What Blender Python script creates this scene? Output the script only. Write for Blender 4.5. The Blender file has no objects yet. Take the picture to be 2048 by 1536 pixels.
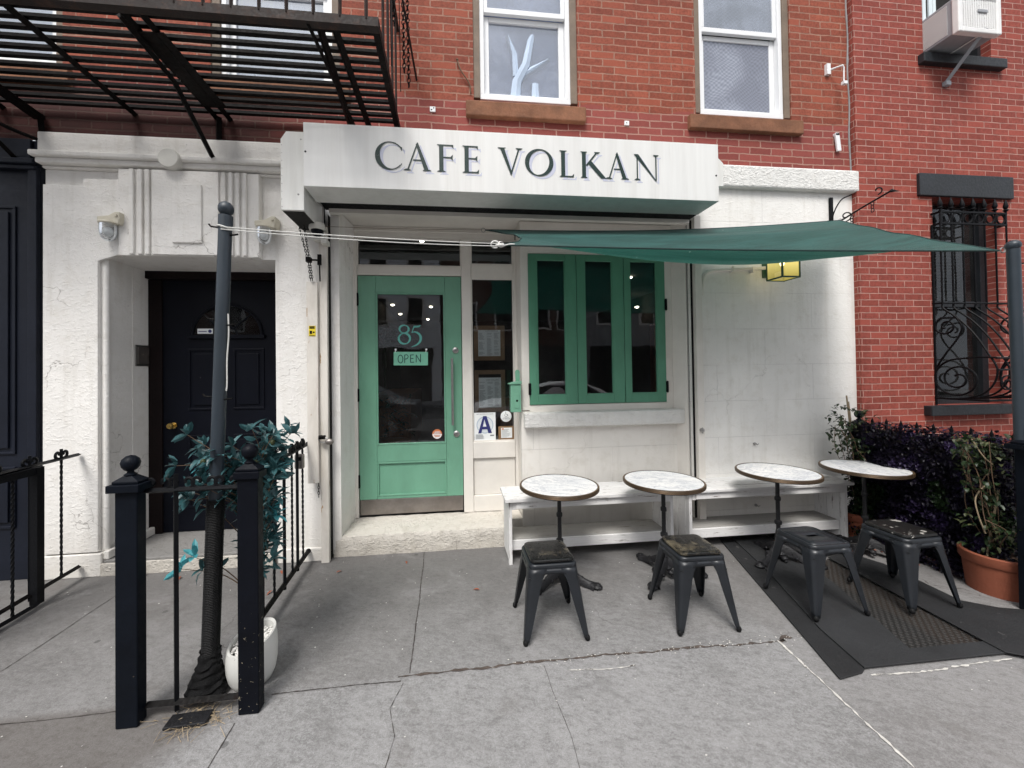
import bpy, math, random
from math import sin, cos, pi, radians, hypot, atan2, sqrt
from mathutils import Vector, Matrix, noise
random.seed(7)
S = bpy.context.scene
COL = S.collection

# ------------------------------------------------------------------ materials
def nmat(name):
    m = bpy.data.materials.new(name); m.use_nodes = True
    nt = m.node_tree; nt.nodes.clear()
    return m, nt, nt.nodes, nt.links
def setc(n, v):
    n.default_value = (v[0], v[1], v[2], 1.0) if len(v) == 3 else v
class G:
    """small wrapper that wires shader nodes"""
    def __init__(s, name):
        s.m, s.nt, s.N, s.L = nmat(name)
        s.out = s.N.new('ShaderNodeOutputMaterial')
    def n(s, t, **k):
        x = s.N.new(t)
        for a, b in k.items(): setattr(x, a, b)
        return x
    def put(s, sock, v):
        if isinstance(v, bpy.types.NodeSocket): s.L.new(v, sock)
        elif isinstance(v, (tuple, list)):
            sock.default_value = (v[0], v[1], v[2], 1.0) if sock.type == 'RGBA' else v[:3]
        else: sock.default_value = v
    def pos(s):
        return s.n('ShaderNodeNewGeometry').outputs['Position']
    def obj(s):
        return s.n('ShaderNodeTexCoord').outputs['Object']
    def map(s, v, scale=(1, 1, 1), loc=(0, 0, 0)):
        x = s.n('ShaderNodeMapping'); s.L.new(v, x.inputs[0])
        x.inputs['Scale'].default_value = scale; x.inputs['Location'].default_value = loc
        return x.outputs[0]
    def noise(s, v, sc, det=4, rough=.55, dist=0.0):
        x = s.n('ShaderNodeTexNoise'); s.L.new(v, x.inputs['Vector'])
        x.inputs['Scale'].default_value = sc; x.inputs['Detail'].default_value = min(det, 4)
        x.inputs['Roughness'].default_value = rough; x.inputs['Distortion'].default_value = dist
        return x.outputs['Fac']
    def noisec(s, v, sc, det=3):
        x = s.n('ShaderNodeTexNoise'); s.L.new(v, x.inputs['Vector'])
        x.inputs['Scale'].default_value = sc; x.inputs['Detail'].default_value = det
        return x.outputs['Color']
    def voro(s, v, sc, feat='F1', out='Distance', rnd=1.0):
        x = s.n('ShaderNodeTexVoronoi', feature=feat); s.L.new(v, x.inputs['Vector'])
        x.inputs['Scale'].default_value = sc; x.inputs['Randomness'].default_value = rnd
        return x.outputs[out]
    def rng(s, v, a, b, c=0.0, d=1.0, smooth=False):
        x = s.n('ShaderNodeMapRange')
        if smooth: x.interpolation_type = 'SMOOTHSTEP'
        s.L.new(v, x.inputs[0])
        for i, q in enumerate((a, b, c, d)): x.inputs[1 + i].default_value = q
        return x.outputs[0]
    def math(s, op, a, b=0.0, c=None):
        x = s.n('ShaderNodeMath', operation=op); s.put(x.inputs[0], a); s.put(x.inputs[1], b)
        if c is not None: s.put(x.inputs[2], c)
        return x.outputs[0]
    def vmath(s, op, a, b):
        x = s.n('ShaderNodeVectorMath', operation=op); s.put(x.inputs[0], a); s.put(x.inputs[1], b)
        return x.outputs[0]
    def mix(s, f, a, b, mode='MIX'):
        x = s.n('ShaderNodeMix', data_type='RGBA', blend_type=mode)
        s.put(x.inputs[0], f); s.put(x.inputs[6], a); s.put(x.inputs[7], b)
        return x.outputs[2]
    def sep(s, v):
        x = s.n('ShaderNodeSeparateXYZ'); s.L.new(v, x.inputs[0]); return x.outputs
    def comb(s, a=0.0, b=0.0, c=0.0):
        x = s.n('ShaderNodeCombineXYZ')
        for i, q in enumerate((a, b, c)): s.put(x.inputs[i], q)
        return x.outputs[0]
    def bump(s, h, st, dist=0.01, prev=None):
        x = s.n('ShaderNodeBump'); s.L.new(h, x.inputs['Height'])
        x.inputs['Strength'].default_value = st; x.inputs['Distance'].default_value = dist
        if prev is not None: s.L.new(prev, x.inputs['Normal'])
        return x.outputs[0]
    def pbr(s, col, rough=.6, metal=0.0, nrm=None, spec=.5, **kw):
        p = s.n('ShaderNodeBsdfPrincipled')
        s.put(p.inputs['Base Color'], col); s.put(p.inputs['Roughness'], rough)
        s.put(p.inputs['Metallic'], metal); p.inputs['Specular IOR Level'].default_value = spec
        if nrm is not None: s.L.new(nrm, p.inputs['Normal'])
        for k, v in kw.items(): s.put(p.inputs[k], v)
        return p.outputs[0]
    def end(s, sh):
        s.L.new(sh, s.out.inputs[0]); return s.m

def sc3(c, k): return tuple(min(1, x * k) for x in c)

def simple(name, col, rough=.6, metal=0.0, var=.25, sc=6.0, bump=.15, bsc=80.0, chips=None, world=False, spec=.5, dirt_haze=0.0, stretch=(1, 1, 1), wear=None, ww=.03):
    """painted / plain surface with tonal drift, fine bump and optional chips"""
    g = G(name); v = g.pos() if world else g.obj()
    vs = g.map(v, stretch)
    n1 = g.noise(vs, sc, 5, .6)
    c = g.mix(g.rng(n1, .3, .7), sc3(col, 1 - var), sc3(col, 1 + var * .6))
    n2 = g.noise(vs, sc * 9, 3)
    c = g.mix(g.math('MULTIPLY', g.rng(n2, .35, .75), var * .5), c, sc3(col, .6))
    if dirt_haze:
        d = g.rng(g.noise(vs, sc * .6, 6, .7, .6), .45, .75)
        c = g.mix(g.math('MULTIPLY', d, dirt_haze), c, (col[0] * .42, col[1] * .37, col[2] * .3))
    r = g.rng(n2, .2, .8, max(.02, rough - .1), min(1, rough + .12))
    if wear:
        w = g.rng(g.noise(vs, wear[2], 5, .7), wear[1], wear[1] + ww)
        c = g.mix(w, c, wear[0])
    if chips:
        ch = g.rng(g.noise(v, chips[2], 4, .65), chips[1], chips[1] + .015)
        if len(chips) > 3:
            z = g.sep(v)[2]
            ch = g.math('MULTIPLY', ch, g.rng(z, chips[3], chips[3] - .25))
        c = g.mix(ch, c, chips[0])
    h = g.noise(v, bsc, 3)
    nb = g.bump(h, bump, .004)
    return g.end(g.pbr(c, r, metal, nb, spec))

def brick(name, col_a, col_b, mortar, bw, bh, mo, rough=.82, dark=None, soot_shade=None, wob=.006, bumpst=.9):
    g = G(name); P = g.pos(); x, y, z = g.sep(P)
    w1 = g.math('SUBTRACT', g.noise(P, 3.5, 3), .5); w2 = g.math('SUBTRACT', g.noise(g.map(P, (1, 1, 1), (5, 3, 9)), 22, 3), .5)
    zz = g.math('ADD', g.math('ADD', z, g.math('MULTIPLY', w1, wob * 2.2)), g.math('MULTIPLY', w2, wob * 1.1))
    xx = g.math('ADD', g.math('ADD', x, y), g.math('MULTIPLY', g.math('SUBTRACT', g.noise(P, 30, 3), .5), wob * 1.6))
    v = g.comb(xx, zz, 0.0)
    b = g.n('ShaderNodeTexBrick'); g.L.new(v, b.inputs['Vector'])
    b.inputs['Color1'].default_value = (0, 0, 0, 1); b.inputs['Color2'].default_value = (1, 1, 1, 1)
    b.inputs['Mortar'].default_value = (.5, .5, .5, 1)
    b.inputs['Scale'].default_value = 1.0; b.inputs['Mortar Size'].default_value = mo
    b.inputs['Mortar Smooth'].default_value = .12; b.inputs['Brick Width'].default_value = bw
    b.inputs['Row Height'].default_value = bh; b.offset = .5
    rnd = b.outputs['Color']; fac = b.outputs['Fac']
    c = g.mix(rnd, sc3(col_a, .82), sc3(col_b, 1.05))
    big = g.noise(P, .9, 3)
    c = g.mix(g.rng(big, .3, .7), c, g.mix(.5, c, (col_a[0] * .8, col_a[1] * 1.1, col_a[2] * 1.3)))
    fine = g.noise(P, 45, 6, .7)
    c = g.mix(g.rng(fine, .42, .72, 0, .6), c, sc3(col_a, .38))
    vs2 = g.noise(g.map(P, (7, 7, .9)), 1.3, 5, .65); c = g.mix(g.rng(vs2, .5, .75, 0, .38), c, sc3(col_a, .42))
    odd = g.rng(rnd, .86, .9); c = g.mix(g.math('MULTIPLY', odd, .45), c, sc3(col_a, .5)); odd2 = g.rng(rnd, .12, .08); c = g.mix(g.math('MULTIPLY', odd2, .4), c, sc3(col_b, 1.25))
    c = g.mix(g.rng(g.noise(P, 120, 4, .7), .62, .7, 0, .5), c, sc3(col_b, 1.5))
    mcol = g.mix(g.rng(g.noise(P, 14, 4), .4, .7), mortar, sc3(mortar, .6))
    # painted-over joints: part of the mortar is the brick colour
    mm = g.math('MULTIPLY', fac, g.rng(g.noise(P, 7, 5, .7), .3, .55, .6, 1))
    c = g.mix(mm, c, mcol)
    if dark:
        # lower courses painted darker, ragged upper edge
        zn = g.math('ADD', z, g.math('MULTIPLY', g.math('SUBTRACT', g.noise(g.map(P, (1.3, 1, 5)), 1.6, 2), .5), .22))
        dm = g.rng(zn, dark[0], dark[0] - .03)
        c = g.mix(g.math('MULTIPLY', dm, .72), c, g.mix(fac, g.mix(rnd, sc3(dark[1], .78), sc3(dark[1], 1.12)), (.40, .22, .18)))
    if soot_shade:
        # soot, with the platform's shade painted in, under the fire escape
        a = g.math('MULTIPLY', g.rng(x, soot_shade[1], soot_shade[1] - .7), g.rng(z, soot_shade[2], soot_shade[2] - .25))
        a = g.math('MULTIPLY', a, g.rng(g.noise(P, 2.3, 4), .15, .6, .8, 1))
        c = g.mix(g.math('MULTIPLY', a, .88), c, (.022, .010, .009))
    h = g.math('SUBTRACT', g.math('MULTIPLY', fine, .35), g.math('MULTIPLY', fac, 1.0))
    h = g.math('ADD', h, g.math('MULTIPLY', rnd, .25))
    nb = g.bump(h, bumpst, .008)
    return g.end(g.pbr(c, rough, 0, nb, .3))

def stucco(name, col, blocks=None, rough=.7, rugged=.35, crack=.5, dirtlow=.35, streak=.3):
    g = G(name); P = g.pos(); x, y, z = g.sep(P)
    n1 = g.noise(P, 1.7, 5, .6); n2 = g.noise(P, 9, 6, .65); n3 = g.noise(P, 60, 5, .7)
    c = g.mix(g.rng(n1, .3, .7), sc3(col, .93), sc3(col, 1.04))
    c = g.mix(g.rng(n2, .52, .8, 0, .4), c, (col[0] * .72, col[1] * .69, col[2] * .63))
    st = g.noise(g.map(P, (9, 9, .8)), 1.4, 5, .6)
    c = g.mix(g.rng(st, .52, .85, 0, streak), c, (col[0] * .5, col[1] * .47, col[2] * .4))
    low = g.rng(g.math('ADD', z, g.math('MULTIPLY', n2, .5)), .85, .2)
    c = g.mix(g.math('MULTIPLY', low, dirtlow), c, (col[0] * .45, col[1] * .41, col[2] * .34))
    spk = g.rng(g.noise(P, 38, 3, .5), .73, .76, 0, .4)
    c = g.mix(spk, c, sc3(col, .33))
    # hairline cracks
    wv = g.vmath('ADD', P, g.vmath('SCALE', g.noisec(P, 5, 5), (0, 0, 0)))
    dd = g.n('ShaderNodeVectorMath', operation='SCALE'); g.L.new(g.noisec(P, 4, 5), dd.inputs[0]); dd.inputs[3].default_value = .38
    wv = g.vmath('ADD', g.map(P, (1, 1, .75)), dd.outputs[0])
    ed = g.voro(wv, 1.5, 'DISTANCE_TO_EDGE')
    ck = g.math('MULTIPLY', g.rng(ed, .0042, .0008), g.rng(g.noise(P, 1.1, 2), .52, .60))
    c = g.mix(g.math('MINIMUM', g.math('MULTIPLY', ck, crack), 1.0), c, (.14, .11, .09))
    n5 = g.noise(g.map(P, (1, 1, 1.6)), 28, 4, .6, .4)
    h = g.math('ADD', g.math('MULTIPLY', n3, rugged), g.math('ADD', g.math('MULTIPLY', n2, rugged * 1.1), g.math('MULTIPLY', g.rng(n5, .5, .75), rugged * 1.2)))
    h = g.math('SUBTRACT', h, g.math('MULTIPLY', ck, .9))
    if blocks:
        b = g.n('ShaderNodeTexBrick')
        wob = g.math('MULTIPLY', g.math('SUBTRACT', n2, .5), .008)
        g.L.new(g.comb(g.math('ADD', x, wob), g.math('ADD', g.math('SUBTRACT', z, blocks[2]), wob), 0.0), b.inputs['Vector'])
        b.inputs['Scale'].default_value = 1; b.inputs['Mortar Size'].default_value = .0028
        b.inputs['Mortar Smooth'].default_value = .2; b.inputs['Brick Width'].default_value = blocks[0]
        b.inputs['Row Height'].default_value = blocks[1]
        j = g.math('MULTIPLY', b.outputs['Fac'], g.rng(g.noise(P, 2.6, 4), .38, .55, .15, 1))
        c = g.mix(g.math('MULTIPLY', j, .28), c, sc3(col, .4))
        h = g.math('SUBTRACT', h, g.math('MULTIPLY', j, 1.2))
    nb = g.bump(h, .55, .012)
    return g.end(g.pbr(c, rough, 0, nb, .3))

def concrete():
    g = G('pavement_concrete'); P = g.pos(); x, y, z = g.sep(P)
    rot = g.n('ShaderNodeMapping'); g.L.new(P, rot.inputs[0]); rot.inputs['Rotation'].default_value = (0, 0, .35)
    R = rot.outputs[0]
    n1 = g.noise(R, .8, 6, .62, .3); n2 = g.noise(R, 5, 7, .68, .4); n7 = g.noise(g.map(R, (1, 1.6, 1), (4, 2, 0)), 2.6, 7, .72, .7); n3 = g.noise(P, 85, 5, .75); n4 = g.noise(P, 260, 3, .8)
    c = g.mix(g.rng(n1, .32, .68), (.19, .187, .186), (.295, .291, .290))
    c = g.mix(g.rng(n2, .46, .68, 0, .38), c, (.145, .142, .141)); c = g.mix(g.rng(n2, .42, .3, 0, .18), c, (.34, .338, .34))
    n6 = g.noise(g.map(R, (1, 1.7, 1)), 22, 5, .8)
    c = g.mix(g.rng(n6, .5, .62, 0, .45), c, (.36, .357, .36))
    c = g.mix(g.rng(n3, .42, .66, 0, .6), c, (.38, .377, .38))
    c = g.mix(g.rng(n6, .47, .37, 0, .45), c, (.12, .117, .115))
    c = g.mix(g.rng(n4, .52, .68, 0, .75), c, (.075, .072, .07))
    # darker towards the house walls
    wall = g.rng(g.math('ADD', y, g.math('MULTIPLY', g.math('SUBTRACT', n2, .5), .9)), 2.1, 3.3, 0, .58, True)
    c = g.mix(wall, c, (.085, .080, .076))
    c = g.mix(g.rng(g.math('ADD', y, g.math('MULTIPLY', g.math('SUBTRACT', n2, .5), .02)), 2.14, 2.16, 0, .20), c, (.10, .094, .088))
    c = g.mix(g.rng(n7, .44, .36, 0, .28), c, (.13, .126, .123)); c = g.mix(g.rng(n7, .56, .64, 0, .2), c, (.34, .335, .34))
    sl_ = g.math('MULTIPLY', g.rng(x, -.243, -.247), g.rng(y, 2.10, 2.11)); c = g.mix(g.math('MULTIPLY', sl_, .14), c, (.10, .092, .086)); sr_ = g.rng(g.math('SUBTRACT', x, g.math('MULTIPLY', y, .11)), 1.70, 1.712); c = g.mix(g.math('MULTIPLY', sr_, .22), c, (.17, .155, .148))
    # worn exposed aggregate in the outer slabs
    ag = g.math('MULTIPLY', g.rng(g.voro(P, 95), .16, .08), g.rng(g.math('ADD', y, g.math('MULTIPLY', g.math('SUBTRACT', n1, .5), 1.2)), 2.15, 1.75))
    c = g.mix(g.math('MULTIPLY', g.math('MULTIPLY', ag, g.rng(g.noise(P, 30, 2), .42, .5)), .85), c, (.05, .048, .046))
    # old wet stain by the left post
    s1 = g.math('ADD', g.math('MULTIPLY', x, -.735), g.math('MULTIPLY', y, .68))
    s1 = g.math('ADD', s1, g.math('MULTIPLY', g.math('SUBTRACT', n2, .5), .05))
    stain = g.math('MULTIPLY', g.rng(s1, 2.10, 2.24), g.rng(y, 2.16, 2.10))
    c = g.mix(g.math('MULTIPLY', stain, .62), c, (.075, .062, .052))
    # brownish blot patches
    bl = g.rng(g.noise(R, 2.1, 5, .6, .8), .60, .72, 0, .38)
    c = g.mix(bl, c, (.10, .088, .078))
    # dark gum spots and tiny pale crumbs
    gv = g.voro(P, 4.2, 'F1', 'Distance'); gc = g.voro(P, 4.2, 'F1', 'Color')
    gm = g.math('MULTIPLY', g.rng(gv, .085, .06), g.rng(g.sep(gc)[0], .62, .64))
    c = g.mix(g.math('MULTIPLY', gm, .55), c, (.045, .043, .042))
    pv = g.voro(P, 17, 'F1', 'Distance'); pc = g.voro(P, 17, 'F1', 'Color')
    pm = g.math('MULTIPLY', g.rng(pv, .07, .05), g.rng(g.sep(pc)[0], .86, .88))
    c = g.mix(pm, c, (.62, .61, .58))
    # hairline cracks
    dd = g.n('ShaderNodeVectorMath', operation='SCALE'); g.L.new(g.noisec(P, 3, 6), dd.inputs[0]); dd.inputs[3].default_value = .5
    ed = g.voro(g.vmath('ADD', P, dd.outputs[0]), .62, 'DISTANCE_TO_EDGE')
    ck = g.math('MULTIPLY', g.rng(ed, .0035, .001), g.rng(g.noise(P, .9, 2), .5, .56))
    c = g.mix(g.math('MULTIPLY', ck, .6), c, (.06, .055, .05))
    h = g.math('ADD', g.math('MULTIPLY', n3, .5), g.math('ADD', g.math('MULTIPLY', n2, .8), g.math('MULTIPLY', n4, .2)))
    h = g.math('SUBTRACT', h, g.math('MULTIPLY', ck, 1.0)); h = g.math('SUBTRACT', h, g.math('MULTIPLY', ag, .4))
    nb = g.bump(h, .45, .008)
    return g.end(g.pbr(c, g.rng(n2, .3, .7, .62, .85), 0, nb, .35))

def glassmat(name, tint=(.92, .95, .95), dirt_haze=.06, ior=1.5, refl=1.0):
    g = G(name)
    tr = g.n('ShaderNodeBsdfTransparent'); tr.inputs[0].default_value = (*tint, 1)
    gl = g.n('ShaderNodeBsdfGlossy'); gl.inputs['Roughness'].default_value = .012
    gl.inputs['Color'].default_value = (.90, .95, 1, 1)
    wob = g.bump(g.noise(g.obj(), 2.5, 2), .06, .02); g.L.new(wob, gl.inputs['Normal'])
    fr = g.n('ShaderNodeFresnel'); fr.inputs[0].default_value = ior
    f = g.math('MULTIPLY', fr.outputs[0], refl)
    mx = g.n('ShaderNodeMixShader'); g.L.new(f, mx.inputs[0]); g.L.new(tr.outputs[0], mx.inputs[1]); g.L.new(gl.outputs[0], mx.inputs[2])
    df = g.n('ShaderNodeBsdfDiffuse'); df.inputs[0].default_value = (.58, .64, .78, 1) if dirt_haze > .3 and refl > 2 else (.6, .6, .6, 1)  # bluish tone paints a sky-reflection haze onto the upper panes
    m2 = g.n('ShaderNodeMixShader')
    g.L.new(g.rng(g.noise(g.obj(), 3, 5, .7), .4, .8, dirt_haze * .2, dirt_haze), m2.inputs[0])
    g.L.new(mx.outputs[0], m2.inputs[1]); g.L.new(df.outputs[0], m2.inputs[2])
    return g.end(m2.outputs[0])

def emis(name, col, st):
    g = G(name); e = g.n('ShaderNodeEmission'); e.inputs[0].default_value = (*col, 1); e.inputs[1].default_value = st
    return g.end(e.outputs[0])

def leafmat(name, a, b, rough=.45, hi=None):
    g = G(name); P = g.obj()
    n = g.noise(P, 14, 3); r = g.n('ShaderNodeObjectInfo')
    c = g.mix(g.rng(n, .35, .65), a, b)
    n2 = g.voro(P, 9, 'F1', 'Color')
    if hi: c = g.mix(g.rng(g.sep(n2)[0], hi[1], hi[1] + .02), c, hi[0])
    c = g.mix(g.rng(g.sep(n2)[1], .0, 1., 0, .5), c, sc3(a, .5))
    p = g.pbr(c, rough, 0, None, .4)
    t = g.n('ShaderNodeBsdfTranslucent'); g.put(t.inputs[0], c)
    mx = g.n('ShaderNodeMixShader'); mx.inputs[0].default_value = .22
    g.L.new(p, mx.inputs[1]); g.L.new(t.outputs[0], mx.inputs[2])
    return g.end(mx.outputs[0])

def sailmat():
    g = G('shade_sail_fabric'); P = g.obj()
    v = g.map(P, (.6, 9, 2)); n = g.noise(v, 3.0, 6, .7, .5); wv = g.noise(P, 240, 2)
    c = g.mix(g.rng(n, .38, .62), (.007, .040, .035), (.022, .088, .080))
    c = g.mix(g.rng(wv, .4, .7, 0, .5), c, (.035, .11, .10))
    pv = g.voro(P, 7, 'F1', 'Distance'); pc = g.voro(P, 7, 'F1', 'Color')
    pm = g.math('MULTIPLY', g.rng(pv, .055, .035), g.rng(g.sep(pc)[0], .72, .74))
    c = g.mix(pm, c, (.6, .62, .6))
    nb = g.bump(g.math('ADD', n, g.math('MULTIPLY', wv, .4)), .35, .01)
    p = g.pbr(c, .6, 0, nb, .3, **{'Sheen Weight': .15})
    t = g.n('ShaderNodeBsdfTranslucent'); t.inputs[0].default_value = (.02, .19, .14, 1)
    mx = g.n('ShaderNodeMixShader'); mx.inputs[0].default_value = .20
    g.L.new(p, mx.inputs[1]); g.L.new(t.outputs[0], mx.inputs[2])
    return g.end(mx.outputs[0])

def marble():
    g = G('marble_top'); P = g.obj()
    inf = g.n('ShaderNodeObjectInfo').outputs['Random']
    off = g.comb(g.math('MULTIPLY', inf, 37), g.math('MULTIPLY', inf, 91), 0.0)
    q = g.vmath('ADD', P, off)
    d = g.n('ShaderNodeVectorMath', operation='SCALE'); g.L.new(g.noisec(q, 3, 5), d.inputs[0]); d.inputs[3].default_value = .5
    v = g.vmath('ADD', g.map(q, (1, 2.4, 1)), d.outputs[0])
    a = g.noise(v, 4.5, 7, .62)
    vein = g.rng(g.math('ABSOLUTE', g.math('SUBTRACT', a, .5)), .05, .0)
    b = g.noise(v, 10, 6, .65); vein2 = g.rng(g.math('ABSOLUTE', g.math('SUBTRACT', b, .52)), .03, .0, 0, .5)
    c = g.mix(g.rng(g.noise(q, 3, 3), .35, .65), (.84, .83, .81), (.74, .75, .76))
    c = g.mix(g.math('MULTIPLY', vein, .5), c, (.27, .30, .36)); c = g.mix(vein2, c, (.36, .38, .43))
    return g.end(g.pbr(c, .32, 0, None, .5))

def weathered(name, col, under, grain=(1, 14, 14), amt=.5, rough=.75):
    g = G(name); P = g.obj(); v = g.map(P, grain)
    n = g.noise(v, 3.2, 6, .7); n2 = g.noise(P, 6, 5, .65)
    c = g.mix(g.rng(n, .3, .7), sc3(col, .86), sc3(col, 1.03))
    w = g.math('MULTIPLY', g.rng(n, .56, .66), g.rng(n2, .45, .62))
    c = g.mix(g.math('MULTIPLY', w, amt * 1.6), c, under)
    c = g.mix(g.rng(g.noise(P, 30, 4, .7), .6, .72, 0, .5), c, sc3(col, .5))
    h = g.math('ADD', n, g.math('MULTIPLY', w, -.8))
    return g.end(g.pbr(c, rough, 0, g.bump(h, .5, .004), .3))

def rustmat(name, col, rust, amt=.5, rough=.6):
    g = G(name); P = g.pos(); n = g.noise(P, 9, 6, .7); n2 = g.noise(P, 60, 4, .7)
    c = g.mix(g.rng(n, .5, .72, 0, amt), col, rust)
    c = g.mix(g.rng(n2, .6, .72, 0, .5 * amt), c, sc3(rust, 1.8))
    return g.end(g.pbr(c, g.rng(n2, .3, .7, rough - .15, rough + .15), 0, g.bump(g.math('ADD', n, n2), .5, .004), .12))

M = {}
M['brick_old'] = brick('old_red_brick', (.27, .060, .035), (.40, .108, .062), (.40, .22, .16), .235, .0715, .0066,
                       dark=(4.17, (.27, .066, .060)), soot_shade=(0, -.95, 4.22), wob=.011)
M['brick_new'] = brick('painted_red_brick', (.30, .060, .043), (.37, .086, .060), (.52, .31, .26), .205, .0663, .0044, wob=.005, bumpst=.8)
M['brick_opp'] = brick('brown_brick', (.10, .045, .03), (.16, .07, .045), (.2, .17, .14), .3, .1, .012)
WH = (.87, .85, .815)
M['stucco'] = stucco('painted_stucco', WH, None, rugged=.34, crack=.45)
M['stucco_blocks'] = stucco('scored_stucco', (.87, .855, .82), (1.05, .3575, -.115), rugged=.24, crack=.16, dirtlow=.25)
M['stucco_rough'] = stucco('rough_stucco', (.84, .83, .80), None, rugged=1.6, crack=.1, dirtlow=0, streak=.15)
M['panel_stucco'] = stucco('smooth_stucco', (.80, .77, .72), (1.6, .37, .13), rugged=.15, crack=.12, dirtlow=.2)
M['step_stone'] = stucco('worn_step_stone', (.76, .73, .68), None, rugged=1.3, crack=1.6, dirtlow=.5, streak=.5)
M['slab'] = stucco('grey_slab', (.26, .255, .25), None, rugged=.8, crack=.5, dirtlow=.3)
M['wood_white'] = simple('white_painted_wood', (.80, .765, .71), .5, var=.07, sc=3, bump=.12, bsc=30, dirt_haze=.12)
M['wood_white2'] = simple('bright_white_frame', (.85, .86, .87), .4, var=.04, sc=3, bump=.04)
M['brown_trim'] = simple('brown_window_trim', (.20, .15, .11), .7, var=.2, sc=6, bump=.4)
M['brownstone'] = simple('brownstone_sill', (.24, .105, .055), .85, var=.35, sc=7, bump=.9, bsc=40, dirt_haze=.5, world=True)
M['mint'] = simple('mint_green_paint', (.165, .375, .262), .36, var=.12, sc=2.5, bump=.10, bsc=25, dirt_haze=.14, stretch=(1.6, 1.6, .7))
M['mint_shaded'] = simple('shaded_mint_paint', (.105, .30, .195), .38, var=.12, sc=2.5, bump=.1, bsc=25, dirt_haze=.12, stretch=(2, 2, .8))  # mint paint darkened all over: the window's shade is put in the colour
M['steel'] = simple('brushed_steel', (.42, .41, .40), .38, 1.0, var=.12, sc=3, bump=.1, stretch=(1, 1, 12))
M['kick'] = simple('kick_plate_steel', (.33, .30, .28), .42, .85, var=.25, sc=4, bump=.2, dirt_haze=.3)
M['brass'] = simple('polished_brass', (.75, .52, .17), .25, 1.0, var=.1)
M['black_iron'] = simple('black_iron_paint', (.005, .0055, .007), .5, var=.3, sc=6, bump=.5, bsc=60, spec=.15)
M['post_paint'] = simple('black_post_paint', (.0045, .0065, .011), .5, var=.35, sc=4, bump=.3, bsc=35, spec=.12, chips=((.40, .34, .25), .70, 30, .35), wear=((.05, .03, .02), .72, 10))
M['post_chipped'] = simple('chipped_black_post_paint', (.0035, .0045, .008), .5, var=.35, sc=4, bump=.3, bsc=35, spec=.12, chips=((.42, .37, .28), .650, 42, .52), wear=((.05, .03, .02), .70, 10))
M['twig'] = simple('twig_bark', (.16, .10, .06), .8, var=.3)
M['cane'] = simple('garden_cane', (.36, .28, .18), .8, var=.3)
M['door_black'] = simple('black_door_paint', (.0045, .0055, .010), .42, var=.25, sc=3, bump=.12, spec=.14, chips=((.45, .42, .38), .755, 34))
M['navy_black'] = simple('blue_black_shutter_paint', (.010, .0125, .021), .45, var=.25, sc=2.5, bump=.15, spec=.2)
M['red_dark'] = simple('dark_red_lintel_paint', (.008, .0038, .0038), .7, var=.3, spec=.2)
M['pole_grey'] = simple('slate_grey_pole_paint', (.027, .038, .050), .45, var=.14, sc=4, bump=.2, bsc=50)
M['wrap'] = simple('black_cord_wrap', (.0055, .0055, .006), .65, var=.4, sc=14, bump=.6, spec=.25)
M['cloth_black'] = simple('black_cloth', (.007, .007, .0075), .85, var=.5, sc=12, bump=.9, bsc=120, spec=.2)
M['stool'] = simple('gunmetal_stool_paint', (.0125, .015, .019), .38, .05, var=.2, sc=8, bump=.12, bsc=50, chips=((.16, .16, .15), .72, 18))
M['stool_dark'] = simple('black_stool_brace', (.008, .009, .011), .45, var=.2)
M['pad'] = simple('scratched_black_seat_pad', (.008, .0075, .007), .30, var=.4, sc=8, bump=.35, bsc=30, wear=((.125, .105, .07), .515, 4.6), ww=.12)
M['pad_light'] = simple('scuffed_black_seat_pad', (.008, .008, .008), .30, var=.4, sc=8, bump=.3, bsc=30, wear=((.12, .105, .075), .56, 5), ww=.12)
M['pad_white'] = simple('paint_flecked_seat_pad', (.010, .010, .010), .36, var=.4, sc=8, bump=.3, bsc=30, wear=((.42, .40, .37), .60, 15))
M['cast'] = simple('cast_iron', (.012, .012, .014), .5, .1, var=.4, sc=14, bump=.9, bsc=70)
M['rim'] = simple('dark_brass_rim', (.018, .012, .009), .45, .1, var=.3, sc=20)
M['gold'] = simple('gold_rim_line', (.16, .10, .05), .4, .4, var=.2, sc=20)
M['marble'] = marble()
M['bench'] = weathered('weathered_white_bench_paint', (.80, .79, .78), (.23, .20, .18), (1, 12, 12), .85)
M['shelf'] = weathered('shaded_shelf_paint', (.36, .35, .33), (.16, .14, .12), (1, 12, 12), .8)  # shade beneath the seat painted in as a darker tone
M['bench_v'] = weathered('weathered_white_end_board', (.80, .79, .78), (.23, .20, .18), (10, 10, 1), .75)
M['concrete'] = concrete()
M['asphalt'] = simple('asphalt', (.05, .05, .052), .85, var=.3, world=True, bump=.8)
M['kerb'] = simple('kerb_stone', (.3, .3, .3), .8, var=.2, world=True, bump=.5)
M['joint_dark'] = simple('dark_joint', (.05, .042, .038), .9, var=.4, world=True)
M['joint_rust'] = simple('leaf_filled_joint', (.085, .066, .056), .95, var=.5, world=True, sc=25, bump=1, wear=((.5, .46, .4), .66, 40))
M['caulk'] = simple('white_sealant', (.62, .60, .56), .7, var=.3, world=True, sc=30, bump=.8, wear=((.08, .07, .06), .58, 26))
M['mat_rubber'] = simple('dark_rubber_mat', (.016, .0165, .018), .68, var=.28, sc=3, bump=.5, bsc=120, world=True, wear=((.075, .072, .07), .66, 9))
M['mat_rubber2'] = simple('grey_rubber_mat', (.023, .024, .026), .68, var=.25, sc=3, bump=.5, bsc=120, world=True, dirt_haze=.3)
M['sail'] = sailmat()
M['hem'] = simple('sail_hem', (.008, .035, .032), .7, var=.2)
M['rope'] = simple('white_cord', (.68, .68, .65), .7, var=.12, sc=60, bump=.6)
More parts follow.
